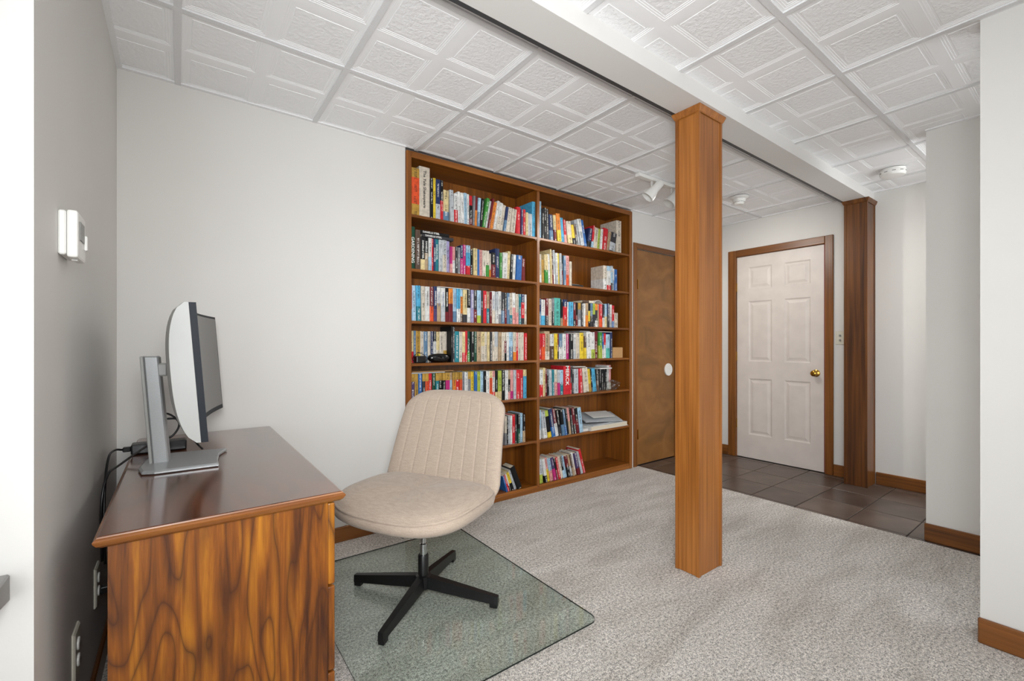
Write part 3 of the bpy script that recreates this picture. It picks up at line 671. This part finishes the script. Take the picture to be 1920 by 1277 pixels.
# ------------------------------------------------------------------ things lying on the shelves
def shelf_x(crop, cx): return on_y(crop[0] + cx*crop[1], 600, FRONT + .012).x
bpy.context.view_layer.update()
BOOKS = [o for o in scene.objects if o.name.split('.')[0] == 'book']
def top_of(k, xa, xb):
    """highest book top on shelf k between xa and xb"""
    z = SH[k]
    for o in BOOKS:
        if abs(o.location.z - SH[k]) > .01: continue
        pts = [o.matrix_world @ Vector(c) for c in o.bound_box]
        if max(p.x for p in pts) > xa and min(p.x for p in pts) < xb: z = max(z, max(p.z for p in pts))
    return z
def flat_book(name, w, length, depth, x_right, y, z, cols, label, cat, title=None, rz=0):
    o = link(name, book_mesh(w, depth, length, [H(PAL[c][0]) for c in cols], True, False, 0)); tag(o, label, cat)
    t = .0022; bm = bmesh.new(); bx(bm, t, w-t, .012, depth-.003, .003, length-.003); from_bm('pages', bm, 'page', o)
    if title: text_obj(title[0], title[1], title[2], o, (w/2, -.0006, length*title[3]), (0, 0, -1), (1, 0, 0), title[1]*.02)
    o.location = (x_right, y, z + .0008); o.rotation_euler = (0, R(-90), rz); return o
def sheet_stack(name, mat, label, cat, x0, x1, y0, y1, z, t, rz=0):
    cx, cy = (x0+x1)/2, (y0+y1)/2; bm = bmesh.new(); bx(bm, x0-cx, x1-cx, y0-cy, y1-cy, 0, t, min(.0008, t*.3))
    o = from_bm(name, bm, mat, None, (cx, cy, z + .0008)); o.rotation_euler = (0, 0, rz); return tag(o, label, cat)
xa, xb = shelf_x(C1, 285), shelf_x(C1, 705); z1 = top_of(1, xa+.01, shelf_x(C1, 660))
flat_book('lying_book', .020, xb-xa, .15, xb, FRONT+.004, z1, ['dk'], 'charcoal book lying directly on the upright books of the second shelf', 'book', (DS, .0165, 'ink_w', .64))
flat_book('lying_book', .021, xb-xa-.022, .15, xb-.03, FRONT+.008, z1+.0216, ['k'], 'black book lying uppermost above the upright books of the second shelf', 'book', (DS, .0165, 'ink_w', .64))
def over(k, crop, c0, c1): return top_of(k, shelf_x(crop, c0)+.005, shelf_x(crop, c1)-.005)
def stack(name, mat, label, cat, k, crop, c0, c1, t, dz=0, y0=.012, y1=.2, rz=0):
    return sheet_stack(name, mat, label, cat, shelf_x(crop, c0), shelf_x(crop, c1), FRONT+y0, FRONT+y1, over(k, crop, c0, c1)+dz, t, rz)
stack('magazine', 'paper', 'thin white magazine lying on the books of the third shelf, desk-side bay', 'magazine', 2, C1, 500, 925, .004)
stack('folder', 'grey_paper', 'grey folder lying on the books of the fifth shelf, desk-side bay', 'folder', 4, C1, 150, 600, .006)
stack('folder', 'cardboard', 'brown folder lying on a grey folder above the fifth shelf books', 'folder', 4, C1, 170, 720, .005, .0075, .02, .22)
xa, xb = shelf_x(C6, 790), shelf_x(C6, 965)
flat_book('lying_book', .022, xb-xa, .19, xb, FRONT+.01, over(2, C6, 790, 965), ['br', 'o'], 'brown and off white book lying on the third shelf books, door-side bay', 'book')
# curled white booklet
bm = bmesh.new(); n = 14; wdt = shelf_x(C6, 1112) - shelf_x(C6, 975)
for yy in (0, .14):
    for off in (0, .0025):
        for i in range(n+1):
            t = i/n; bm.verts.new((t*wdt, yy, .0005 + .030*math.sin(math.pi*min(1, t*1.05))**.8 + off))
bm.verts.ensure_lookup_table(); V = bm.verts
def vi(a, b, i): return V[(a*2+b)*(n+1) + i]
for i in range(n):
    bm.faces.new((vi(0, 0, i), vi(0, 0, i+1), vi(0, 1, i+1), vi(0, 1, i))); bm.faces.new((vi(1, 0, i), vi(1, 0, i+1), vi(1, 1, i+1), vi(1, 1, i)))
    bm.faces.new((vi(0, 1, i), vi(0, 1, i+1), vi(1, 1, i+1), vi(1, 1, i))); bm.faces.new((vi(0, 0, i), vi(0, 0, i+1), vi(1, 0, i+1), vi(1, 0, i)))
for e in (0, n): bm.faces.new((vi(0, 0, e), vi(0, 1, e), vi(1, 1, e), vi(1, 0, e)))
o = from_bm('booklet', bm, 'paper', None, (shelf_x(C6, 975), FRONT+.012, over(2, C6, 975, 1112)), True, 50); tag(o, 'curled white booklet lying on the third shelf books of the door-side bay', 'booklet')
stack('magazine', 'paper', 'white magazine lying over magenta and black books, fourth shelf, door-side bay', 'magazine', 3, C6, 545, 735, .004)
stack('magazine', 'grey_paper', 'grey magazine lying next to the maroon book, fourth shelf, door-side bay', 'magazine', 3, C6, 740, 900, .005, 0, .01, .2)
stack('magazine', 'paper', 'white magazine lying over green and blue books, fourth shelf, door-side bay', 'magazine', 3, C6, 1050, 1255, .005)
stack('magazine', 'paper', 'white magazine lying beside the big red book on the fifth shelf', 'magazine', 4, C6, 640, 835, .006)
stack('notepad', 'paper', 'white pad lying over the black books on the fifth shelf', 'notepad', 4, C6, 1068, 1255, .010)
# black glasses case and a power plug in front of the fourth shelf books
def blob(name, mat, parent, loc, rx, ry, rz, flat=.0, n=20, m=10, p=2.4):
    bm = bmesh.new(); rings = []
    for j in range(m+1):
        a = -math.pi/2 + math.pi*j/m; ca, sa = max(abs(math.cos(a)), 1e-3)**(2/p), math.copysign(abs(math.sin(a))**(2/p), math.sin(a))
        rings.append([(rx*ca*math.copysign(abs(math.cos(t))**(2/p), math.cos(t)), ry*ca*math.copysign(abs(math.sin(t))**(2/p), math.sin(t)), max(-rz*(1-flat), rz*sa)) for t in [2*math.pi*i/n for i in range(n)]])
    loft(bm, rings); return from_bm(name, bm, mat, parent, loc, True)
gx = (shelf_x(C1, 385) + shelf_x(C1, 690))/2; gw = (shelf_x(C1, 690) - shelf_x(C1, 385))/2*.98
gc = tag(empty('glasses_case', (gx, FRONT+.034, SH[3])), 'glossy black rounded glasses case on the fourth shelf', 'case')
blob('shell', plain('gloss_black', '#0b0b0d', .12), gc, (0, 0, .031), gw, .033, .030); box('clasp', 'black', gc, -.02, .02, -.0345, -.031, .024, .030, .001)
pg = tag(empty('power_adapter', ((shelf_x(C1, 210)+shelf_x(C1, 355))/2, FRONT+.034, SH[3])), 'small black power adapter with a coiled lead on the fourth shelf', 'adapter')
box('body', 'black', pg, -.034, .034, -.026, .024, .001, .046, .006, 2)
tube('lead', 'black', pg, [(-.02, -.02, .046), (-.03, -.024, .06), (-.045, -.015, .05), (-.05, 0, .025), (-.04, -.03, .008), (.0, -.031, .006), (.033, -.033, .02), (.034, -.02, .04), (.01, -.01, .062), (-.02, 0, .07)], .0022)
# flat black device on the second shelf
fx0, fx1 = shelf_x(C6, 625), shelf_x(C6, 815)
fd = tag(empty('tablet_case', ((fx0+fx1)/2, FRONT+.08, SH[1])), 'flat black device case lying on the second shelf beside upright books', 'device')
box('body', 'black', fd, -(fx1-fx0)/2, (fx1-fx0)/2, -.06, .09, .001, .018, .004, 2); box('screen', 'bezel', fd, -(fx1-fx0)/2+.01, (fx1-fx0)/2-.01, -.05, .08, .018, .020, .001)
box('lid', 'greyp', fd, -(fx1-fx0)/2+.004, (fx1-fx0)/2-.02, -.03, .085, .0205, .026, .002)
# small cardboard box
cx0, cx1 = shelf_x(C6, 1268), shelf_x(C6, 1425); cw = cx1-cx0
cb = tag(empty('cardboard_box', ((cx0+cx1)/2, FRONT+.01+cw/2, SH[3])), 'small plain tan cardboard box on the fourth shelf beside the books', 'box')
box('body', 'cardboard', cb, -cw/2, cw/2, -cw/2, cw/2, .0008, .094, .002); box('flap', 'cardboard', cb, -cw/2+.002, cw/2-.002, -cw/2+.002, -.001, .0942, .0957); box('flap', 'cardboard', cb, -cw/2+.002, cw/2-.002, .001, cw/2-.002, .0942, .0957)
# clear crumpled plastic bag on the fifth shelf
rnd = random.Random(3); bm = bmesh.new(); n, m = 26, 12; rings = []
bw = (shelf_x(C6, 1395) - shelf_x(C6, 1120))/2
for j in range(m+1):
    a = -math.pi/2 + math.pi*j/m; r = []
    for i in range(n):
        t = 2*math.pi*i/n; k = 1 + rnd.uniform(-.22, .22)
        r.append((bw*.92*max(math.cos(a), .02)*math.cos(t)*k, .028*max(math.cos(a), .02)*math.sin(t)*k, max(-.040, .042*math.sin(a)*k)))
    rings.append(r)
loft(bm, rings); o = from_bm('plastic_bag', bm, 'clear', None, ((shelf_x(C6, 1120)+shelf_x(C6, 1395))/2 + .02, FRONT+.036, SH[4]+.043)); tag(o, 'crumpled clear plastic bag on the fifth shelf beside the last books', 'plastic bag')
# binders and loose papers on the sixth shelf
x0, x1 = shelf_x(C5, 1130), BX1-.034
bn = tag(empty('ring_binder', ((x0+x1)/2, FRONT+.02, SH[5])), 'white ring binder lying flat at the door end of the sixth shelf', 'binder')
hw = (x1-x0)/2
box('cover', 'paper', bn, -hw, hw, -.012, .22, .001, .004); box('cover', 'paper', bn, -hw+.006, hw-.01, -.008, .22, .034, .037)
box('spine', 'paper', bn, -hw, -hw+.003, -.012, .22, .0041, .0338); box('pages', 'page', bn, -hw+.012, hw-.012, -.008, .21, .0042, .0336)
for q, (dx, rz, zz, mat, lab) in enumerate(((0, .1, .0378, 'grey_paper', 'grey report folder lying on the white ring binder'), (-.03, -.12, .048, 'grey_paper', 'pale grey booklet lying askew on a grey report folder'), (.02, .05, .058, 'paper', 'white paper sheet on the topmost grey booklet'))):
    t = (.009, .009, .002)[q]; bm = bmesh.new(); ww = (hw*.88, hw*.86, hw*.62)[q]; dd = (.095, .09, .06)[q]
    bx(bm, -ww, ww, -dd, dd, 0, t, .0006)
    o = from_bm('paper_folder', bm, mat, None, ((x0+x1)/2 + dx*.4 - .012, FRONT+.125, SH[5]+zz+(.0, .036, .050)[q])); o.rotation_euler = ((0, .33, .33)[q], (0, .05, .05)[q], rz); tag(o, lab, 'paper')
nb = sheet_stack('notebook', 'paper', 'white notebook lying flat between the leaning books and the binder, sixth shelf', 'notebook', shelf_x(C5, 1062), shelf_x(C5, 1122), FRONT+.03, FRONT+.22, SH[5], .022)

# ------------------------------------------------------------------ desk
DZ = .71
DX0, DX1, DY0, DY1 = -.154, .389, 1.335, 2.655
dk = tag(empty('desk', ((DX0+DX1)/2, (DY0+DY1)/2, 0)), 'brown figured wood pedestal desk with glossy moulded top against the grey wall', 'desk')
hx, hy = (DX1-DX0)/2, (DY1-DY0)/2
def rect(hx, hy, z): return [(-hx, -hy, z), (hx, -hy, z), (hx, hy, z), (-hx, hy, z)]
bm = bmesh.new(); prof = [(.022, -.030), (.014, -.028), (.006, -.022), (.001, -.014), (.0, -.010), (.003, -.006), (.006, -.0045), (.0075, -.0015), (.011, 0)]
loft(bm, [rect(hx-i, hy-i, DZ+z) for i, z in prof])
top = from_bm('desk_top', bm, ['desk_edge', 'desk_top'], dk)
for p in top.data.polygons:
    if p.normal.z > .9: p.material_index = 1
cx, cy = hx-.024, hy-.022                                       # carcass half sizes
zt = DZ - .0302
box('end_panel', 'desk', dk, -cx, cx-.02, -cy, -cy+.02, .0, zt); box('end_panel', 'desk', dk, -cx, cx-.02, cy-.02, cy, .0, zt)
box('back_panel', 'desk', dk, -cx, -cx+.015, -cy+.02, cy-.02, .06, zt)
PW = .40
for sgn in (-1, 1):
    yi = sgn*(cy-PW)
    box('pedestal_side', 'desk', dk, -cx+.015, cx-.02, min(yi, yi-sgn*.02), max(yi, yi-sgn*.02), .0, zt)
    ya, yb = sorted((sgn*(cy-.001), yi))
    for z0, z1 in ((.44, zt-.004), (.19, .434), (.05, .184)):
        dr = box('drawer', 'desk', dk, cx-.0198, cx, ya, yb, z0, z1, .004, 2)
        lathe('knob', 'brass', dr, [(0, 0), (.008, 0), (.008, .012), (.016, .018), (.014, .026), (0, .028)], 16, (cx, (ya+yb)/2, (z0+z1)/2), rot=(0, R(90), 0))
box('drawer', 'desk', dk, cx-.0198, cx, -(cy-PW)+.004, (cy-PW)-.004, .60, zt-.004, .004)
box('apron', 'desk', dk, -cx+.015, cx-.02, -(cy-PW)+.001, (cy-PW)-.001, zt-.09, zt-.001)

# ------------------------------------------------------------------ monitor
mo = tag(empty('monitor', (.040, 2.0, DZ), R(-6.2)), 'curved widescreen monitor with silver back on a silver stand on the desk', 'monitor')
HW, ZB, ZT_, SAG = .415, .142, .548, .046
TILT = -.030                                                   # top leans back
def mx(y, z): return SAG*(y/HW)**2 + TILT*(z-ZB)/ (ZT_-ZB) * 1.0 + .028
def shell_part(name, mat, f_front, f_back, y0, y1, z0, z1, ny=32, nz=14):
    bm = bmesh.new(); A = []; B = []
    for i in range(ny+1):
        y = y0 + (y1-y0)*i/ny; A.append([]); B.append([])
        for j in range(nz+1):
            z = z0 + (z1-z0)*j/nz; A[-1].append(bm.verts.new((f_front(y, z), y, z))); B[-1].append(bm.verts.new((f_back(y, z), y, z)))
    for i in range(ny):
        for j in range(nz):
            bm.faces.new((A[i][j], A[i+1][j], A[i+1][j+1], A[i][j+1])); bm.faces.new((B[i][j], B[i][j+1], B[i+1][j+1], B[i+1][j]))
    for i in range(ny):
        for j in (0, nz): bm.faces.new((A[i][j], A[i+1][j], B[i+1][j], B[i][j]))
    for j in range(nz):
        for i in (0, ny): bm.faces.new((A[i][j], A[i][j+1], B[i][j+1], B[i][j]))
    return from_bm(name, bm, mat, mo, (0, 0, 0), True, 35)
def bulge(y, z):
    t = (2*(z-ZB)/(ZT_-ZB) - 1); return .010 + .046*max(0.0, 1 - abs(t)**2.8)**.6
shell_part('back_shell', 'silver', lambda y, z: mx(y, z) - .018, lambda y, z: mx(y, z) - .018 - bulge(y, z), -HW, HW, ZB, ZT_, 32, 24)
shell_part('bezel', 'bezel', lambda y, z: mx(y, z), lambda y, z: mx(y, z) - .0178, -HW, HW, ZB, ZT_)
shell_part('screen', 'screen', lambda y, z: mx(y, z) + .0012, lambda y, z: mx(y, z) + .0002, -HW+.009, HW-.009, ZB+.018, ZT_-.009)
# stand: post, arm, base
prism('post', 'silver_dark', mo, [(-.112, .010), (-.068, .010), (-.098, .385), (-.138, .385)], 'y', -.020, .040, .004)
prism('post_back', 'silver', mo, [(-.122, .010), (-.1125, .010), (-.1385, .385), (-.148, .385)], 'y', -.024, .044, .002)
box('arm', 'silver', mo, -.105, -.072, -.018, .038, .315, .360, .005)
bm = bmesh.new(); out = [(-.145, -.06), (-.125, -.13), (-.09, -.142), (.085, -.128), (.078, -.05), (.078, .05), (.10, .13), (-.10, .14), (-.13, .11), (-.145, .06)]
loft(bm, [[(x*.97, y*.97, .0012) for x, y in out], [(x, y, .004) for x, y in out], [(x, y, .009) for x, y in out], [(x*.96, y*.96, .014) for x, y in out]])
from_bm('base', bm, 'silver_dark', mo)

# power brick and cables behind the monitor
pb = tag(empty('power_brick', (-.115, 2.28, DZ)), 'black power brick lying behind the monitor on the desk', 'power supply')
box('body', 'black', pb, -.035, .14, -.03, .035, .001, .040, .006, 2); box('plug', 'black', pb, -.06, -.035, -.012, .012, .012, .030, .003)
def cable(label, pts, r=.0038): return tag(tube('cable', 'black', None, pts, r), label, 'cable')
cable('black cable from the power brick dropping behind the desk', [(-.176, 2.28, DZ+.021), (-.195, 2.25, DZ+.028), (-.204, 2.16, DZ+.02), (-.206, 2.08, DZ-.06), (-.204, 2.03, DZ-.2), (-.2, 2.02, DZ-.31)])
cable('black cable looping from the monitor stand over the desk edge', [(-.045, 2.22, DZ+.07), (-.10, 2.16, DZ+.045), (-.165, 2.07, DZ+.008), (-.192, 2.0, DZ-.01), (-.203, 1.96, DZ-.1), (-.202, 1.97, DZ-.28)])
cable('black cable coiled in loops above the power brick', [(-.06, 2.235, DZ+.05), (-.10, 2.22, DZ+.115), (-.045, 2.235, DZ+.155), (.0, 2.24, DZ+.11), (-.03, 2.235, DZ+.058), (-.085, 2.225, DZ+.075), (-.06, 2.23, DZ+.13), (.02, 2.24, DZ+.12), (.035, 2.25, DZ+.06), (.06, 2.24, DZ+.02), (.075, 2.2, DZ+.005)])
# ------------------------------------------------------------------ wall fittings at the desk
def outlet(label, y, z, plug=False):
    o = tag(empty('wall_outlet', (LEFT, y, z)), label, 'outlet')
    bm = bmesh.new(); loft(bm, [[(0.0006, a*.040, b*.064) for a, b in ((-1, -1), (1, -1), (1, 1), (-1, 1))], [(.004, a*.040, b*.064) for a, b in ((-1, -1), (1, -1), (1, 1), (-1, 1))], [(.0075, a*.035, b*.059) for a, b in ((-1, -1), (1, -1), (1, 1), (-1, 1))]])
    from_bm('plate', bm, 'ivory', o)
    for zz in (-.022, .022):
        r = lathe('receptacle', 'white', o, [(0, .0), (.0165, 0), (.0165, .003), (.015, .0042), (0, .0042)], 18, (.0075, 0, zz), rot=(0, R(90), 0))
        for yy in (-.006, .006):
            if not (plug and zz < 0): box('slot', 'black', r, -.004, .004, yy-.001, yy+.001, .0042, .0046)
    return o
outlet('ivory wall outlet with a black plug beside the desk', 2.03, .335, True)
outlet('ivory wall outlet with both sockets free beside the desk', 1.655, .315)
pl = tag(empty('power_plug', (LEFT+.0125, 2.03, .313)), 'black plug in the wall outlet with its lead hanging down', 'plug')
box('body', 'black', pl, 0, .035, -.013, .013, -.012, .012, .003, 2)
tube('lead', 'black', pl, [(.033, 0, 0), (.05, .004, -.012), (.052, .01, -.05), (.04, .02, -.10), (.03, .03, -.13), (.032, .05, -.17), (.05, .09, -.22), (.06, .12, -.28), (.064, .13, -.308)], .0035)
th = tag(empty('thermostat', (LEFT, 1.51, 1.395)), 'white thermostat mounted on the grey wall above the desk', 'thermostat')
box('backplate', 'white', th, .0005, .014, -.060, .055, -.050, .053, .003); box('body', 'white', th, .0142, .034, -.058, .050, -.055, .056, .005, 2)
box('display', 'greyp', th, .0342, .036, -.035, .02, -.01, .035, .001); box('slider', 'white', th, .0342, .040, .025, .040, -.025, .012, .002)
box('button', 'white', th, .018, .028, -.02, -.005, -.0575, -.0552)
lg = tag(empty('wall_ledge', (-.55, 1.243, .652)), 'grey wooden ledge fixed to the bright wall end', 'ledge')
prism('board', 'ledge', lg, [(0, 0), (-.09, .012), (-.09, .052), (0, .052)], 'x', -.5, .294, .003); prism('bracket', 'ledge', lg, [(-.0005, -.001), (-.07, -.001), (-.0005, -.06)], 'x', .19, .215)

# ------------------------------------------------------------------ glass chair mat
gm = tag(empty('chair_mat', (.932, 1.852, 0)), 'clear greenish glass chair mat on the carpet under the desk chair', 'chair mat')
gx, gy = (1.389-.475)/2, (2.436-1.270)/2
bm = bmesh.new(); loft(bm, [rrect(-gx, gx, -gy, gy, .045, .0008), rrect(-gx, gx, -gy, gy, .045, .007)])
g_ = from_bm('glass', bm, ['mat_glass', 'mat_edge'], gm)
for p in g_.data.polygons:
    if abs(p.normal.z) < .5: p.material_index = 1

# ------------------------------------------------------------------ desk chair
CT = R(118)
ch = tag(empty('desk_chair', (.882, 1.858, .0075), CT), 'armless beige fabric desk chair with channel stitched back on a black four leg base', 'chair')
BASE_A = [-52, 38, 128, 218]
def leg(a):
    bm = bmesh.new(); secs = []
    for r, zc, hh, ww in ((.030, .068, .026, .019), (.12, .058, .024, .018), (.34, .034, .017, .013), (.352, .033, .016, .012)):
        secs.append([(r, -ww, zc-hh), (r, ww, zc-hh), (r, ww*.82, zc+hh), (r, -ww*.82, zc+hh)])
    loft(bm, secs); bmesh.ops.rotate(bm, verts=bm.verts[:], cent=(0, 0, 0), matrix=Matrix.Rotation(R(a) - CT, 3, 'Z'))
    lg_ = from_bm('leg', bm, 'black_metal', ch)
    bm = bmesh.new(); bx(bm, .316, .350, -.013, .013, .0006, .020, .002); bmesh.ops.rotate(bm, verts=bm.verts[:], cent=(0, 0, 0), matrix=Matrix.Rotation(R(a) - CT, 3, 'Z'))
    from_bm('foot_pad', bm, 'black', lg_)
for a in BASE_A: leg(a)
lathe('hub', 'black_metal', ch, [(0, .038), (.030, .038), (.034, .045), (.034, .094), (.026, .098), (0, .098)])
lathe('column', 'black_metal', ch, [(0, .094), (.0235, .094), (.0235, .183), (.020, .188), (0, .188)])
lathe('gas_lift', 'chrome', ch, [(0, .187), (.0165, .187), (.0165, .235), (.0125, .238), (.0125, .37), (0, .37)])
box('mechanism', 'black', ch, -.075, .085, -.09, .09, .352, .392, .008, 2)
lathe('tension_knob', 'black', ch, [(0, 0), (.024, 0), (.026, .006), (.026, .034), (.026, .055), (0, .055)], 18, (.066, .045, .272))
def super_ring(hx, hy, yc, z, n=64, p=3.1, front=0.0):
    out = []
    for i in range(n):
        t = 2*math.pi*i/n; c, s = math.cos(t), math.sin(t)
        x = 1.045*hx*math.copysign(abs(c)**(2/p), c); y = hy*math.copysign(abs(s)**(2/p), s)
        zz = z - front*max(0, y/hy)**2 + .012*(x/hx)**2
        out.append((x, yc+y, zz))
    return out
SY = .055
bm = bmesh.new()
loft(bm, [super_ring(hx_, hy_, SY, z, front=fr) for hx_, hy_, z, fr in ((.20, .16, .392, 0), (.26, .215, .394, .0), (.295, .250, .402, .006), (.312, .268, .420, .010), (.317, .273, .440, .014), (.314, .270, .455, .016), (.309, .265, .460, .016), (.3125, .2685, .463, .016), (.313, .269, .467, .016), (.309, .265, .4705, .016), (.304, .260, .4715, .016), (.297, .253, .480, .014), (.28, .236, .4875, .012), (.24, .20, .493, .008), (.17, .14, .495, .004), (.09, .07, .494, 0), (.02, .015, .494, 0))])
seat = from_bm('seat', bm, 'fabric', ch, (0, 0, 0), True)
# backrest: channel stitched pad, narrower and rounded at the top, wrapping slightly forward
NS, NT = 180, 30; BZ0, BZ1 = .452, .895
def back_pt(s, t, off):
    hw = (.320 - .038*t) * (1 - max(0.0, (t-.80)/.20)**3*.12) * (1 - max(0.0, (.12-t)/.12)**2*.06)
    x = hw*s; z = BZ0 + (BZ1-BZ0)*(1 - (1-t)*1.0) - .034*abs(s)**5*max(0, (t-.55)/.45)**1.5
    lean = -.178 - .135*t + .02*t*(1-t)
    y = lean + .050*s*s*(1-.25*t) + off
    return (x, y + off*0, z - off*.25)
def pad(s, t):
    e = max(0.0, 1 - abs(s)**9)*max(0.0, 1 - max(0, (t-.86)/.14)**3.2)*max(0.0, 1 - max(0, (.08-t)/.08)**3)
    v = .012 + .030*e**.6
    gs = (s + 1)/2*9.0
    d_ = abs(gs - round(gs))
    if 0 < round(gs) < 9: v -= .0040*math.exp(-(d_/.042)**2)*e + .0006*math.exp(-(d_/.2)**2)*e
    return v
bm = bmesh.new(); A = []; B = []
for i in range(NS+1):
    s = -1 + 2*i/NS; A.append([]); B.append([])
    for j in range(NT+1):
        t = j/NT; A[-1].append(bm.verts.new(back_pt(s, t, pad(s, t)))); B[-1].append(bm.verts.new(back_pt(s, t, -.018*max(0.0, 1-abs(s)**8)*(1-max(0, (t-.9)/.1)**3))))
for i in range(NS):
    for j in range(NT):
        bm.faces.new((A[i][j], A[i][j+1], A[i+1][j+1], A[i+1][j])); bm.faces.new((B[i][j], B[i+1][j], B[i+1][j+1], B[i][j+1]))
for i in range(NS):
    for j in (0, NT): bm.faces.new((A[i][j], A[i+1][j], B[i+1][j], B[i][j]))
for j in range(NT):
    for i in (0, NS): bm.faces.new((A[i][j], A[i][j+1], B[i][j+1], B[i][j]))
from_bm('backrest', bm, 'fabric', ch, (0, 0, 0), True)
prism('back_bracket', 'black_metal', ch, [(-.10, .372), (-.10, .384), (-.225, .388), (-.262, .60), (-.274, .60), (-.236, .374)], 'x', -.03, .03)

# ------------------------------------------------------------------ ceiling fittings
def detector(label, x, y, prof):
    o = tag(empty('smoke_detector', (x, y, CEIL-.0006)), label, 'smoke detector')
    lathe('base', 'white', o, prof[0], 32); bd = lathe('body', 'white', o, prof[1], 32)
    for k in range(10):
        a = 2*math.pi*(k+.5)/10; r, z = prof[2]
        s = box('vent_slot', 'greyp', bd, -.010, .010, -.0012, .0012, -.0025, .0025); s.location = (r*math.cos(a), r*math.sin(a), z); s.rotation_euler = (0, 0, a + R(90))
    return o
detector('white round smoke detector with a tapered cup in front of the white door', 3.787, 1.892, ([(0, -.018), (.055, -.018), (.068, -.008), (.073, -.003), (.073, 0), (0, 0)], [(0, -.062), (.030, -.062), (.036, -.056), (.039, -.044), (.046, -.036), (.050, -.0182), (0, -.0182)], (.0400, -.042)))
detector('white flat drum smoke detector on the ceiling beyond the beam', 4.063, .944, ([(0, -.012), (.068, -.012), (.072, -.006), (.072, 0), (0, 0)], [(0, -.050), (.045, -.050), (.066, -.046), (.073, -.036), (.073, -.0125), (0, -.0125)], (.0732, -.024)))
tr = tag(empty('track_light', (2.655, 2.06, CEIL)), 'white ceiling track light with spot heads near the bookcase', 'track light')
box('track', 'white', tr, 0, .72, -.021, .021, -.026, -.001, .003)
def head(x, ax):
    h = box('stem', 'white', tr, x-.007, x+.007, -.006, .006, -.066, -.0262, .001)
    z = Vector(ax).normalized(); b_ = lathe('spot_head', 'white', tr, [(0, -.062), (.024, -.062), (.030, -.055), (.031, .01), (.045, .055), (.049, .088), (.047, .09), (.042, .06), (.028, .02), (0, .012)], 28)
    b_.location = (x+.004, -.030, -.085); b_.rotation_euler = z.to_track_quat('Z', 'Y').to_euler()
    bulb = lathe('bulb', plain('bulb_glass', '#f2f0ea', .3), b_, [(0, .018), (.02, .018), (.030, .040), (.028, .055), (0, .062)], 20)
def lit_head(x, ax, watts):
    head(x, ax)
    l_ = bpy.data.lights.new('spot_bulb', 'SPOT'); l_.energy = watts; l_.spot_size = R(125); l_.spot_blend = 1; l_.shadow_soft_size = .03; l_.color = (1, .96, .9)
    lo = bpy.data.objects.new('spot_bulb', l_); col.objects.link(lo); lo.parent = tr; v = Vector(ax).normalized()
    lo.location = Vector((x + .004, -.030, -.085)) + v*.095; lo.rotation_euler = v.to_track_quat('-Z', 'Y').to_euler()
lit_head(.17, (-.50, .42, -.72), 12); lit_head(.42, (-.55, .30, -.80), 12); lit_head(.66, (.72, -.12, -.72), 26)  # last head added out of view to light the white door
# housings of the added fill lamps, all out of view
for tx, ty in FILL_LAMPS:
    t = tag(empty('fill_lamp', (tx, ty, CEIL)), 'white flush rectangular ceiling lamp added out of view over the carpet for fill', 'lamp')
    box('housing', 'white', t, -.58, .58, -.28, .28, -.02, -.001, .003)
t = tag(empty('hall_fill_lamp', (4.05, .1, CEIL)), 'small square ceiling lamp added out of view in the hallway for fill', 'lamp'); box('housing', 'white', t, -.17, .17, -.17, .17, -.02, -.001, .003)
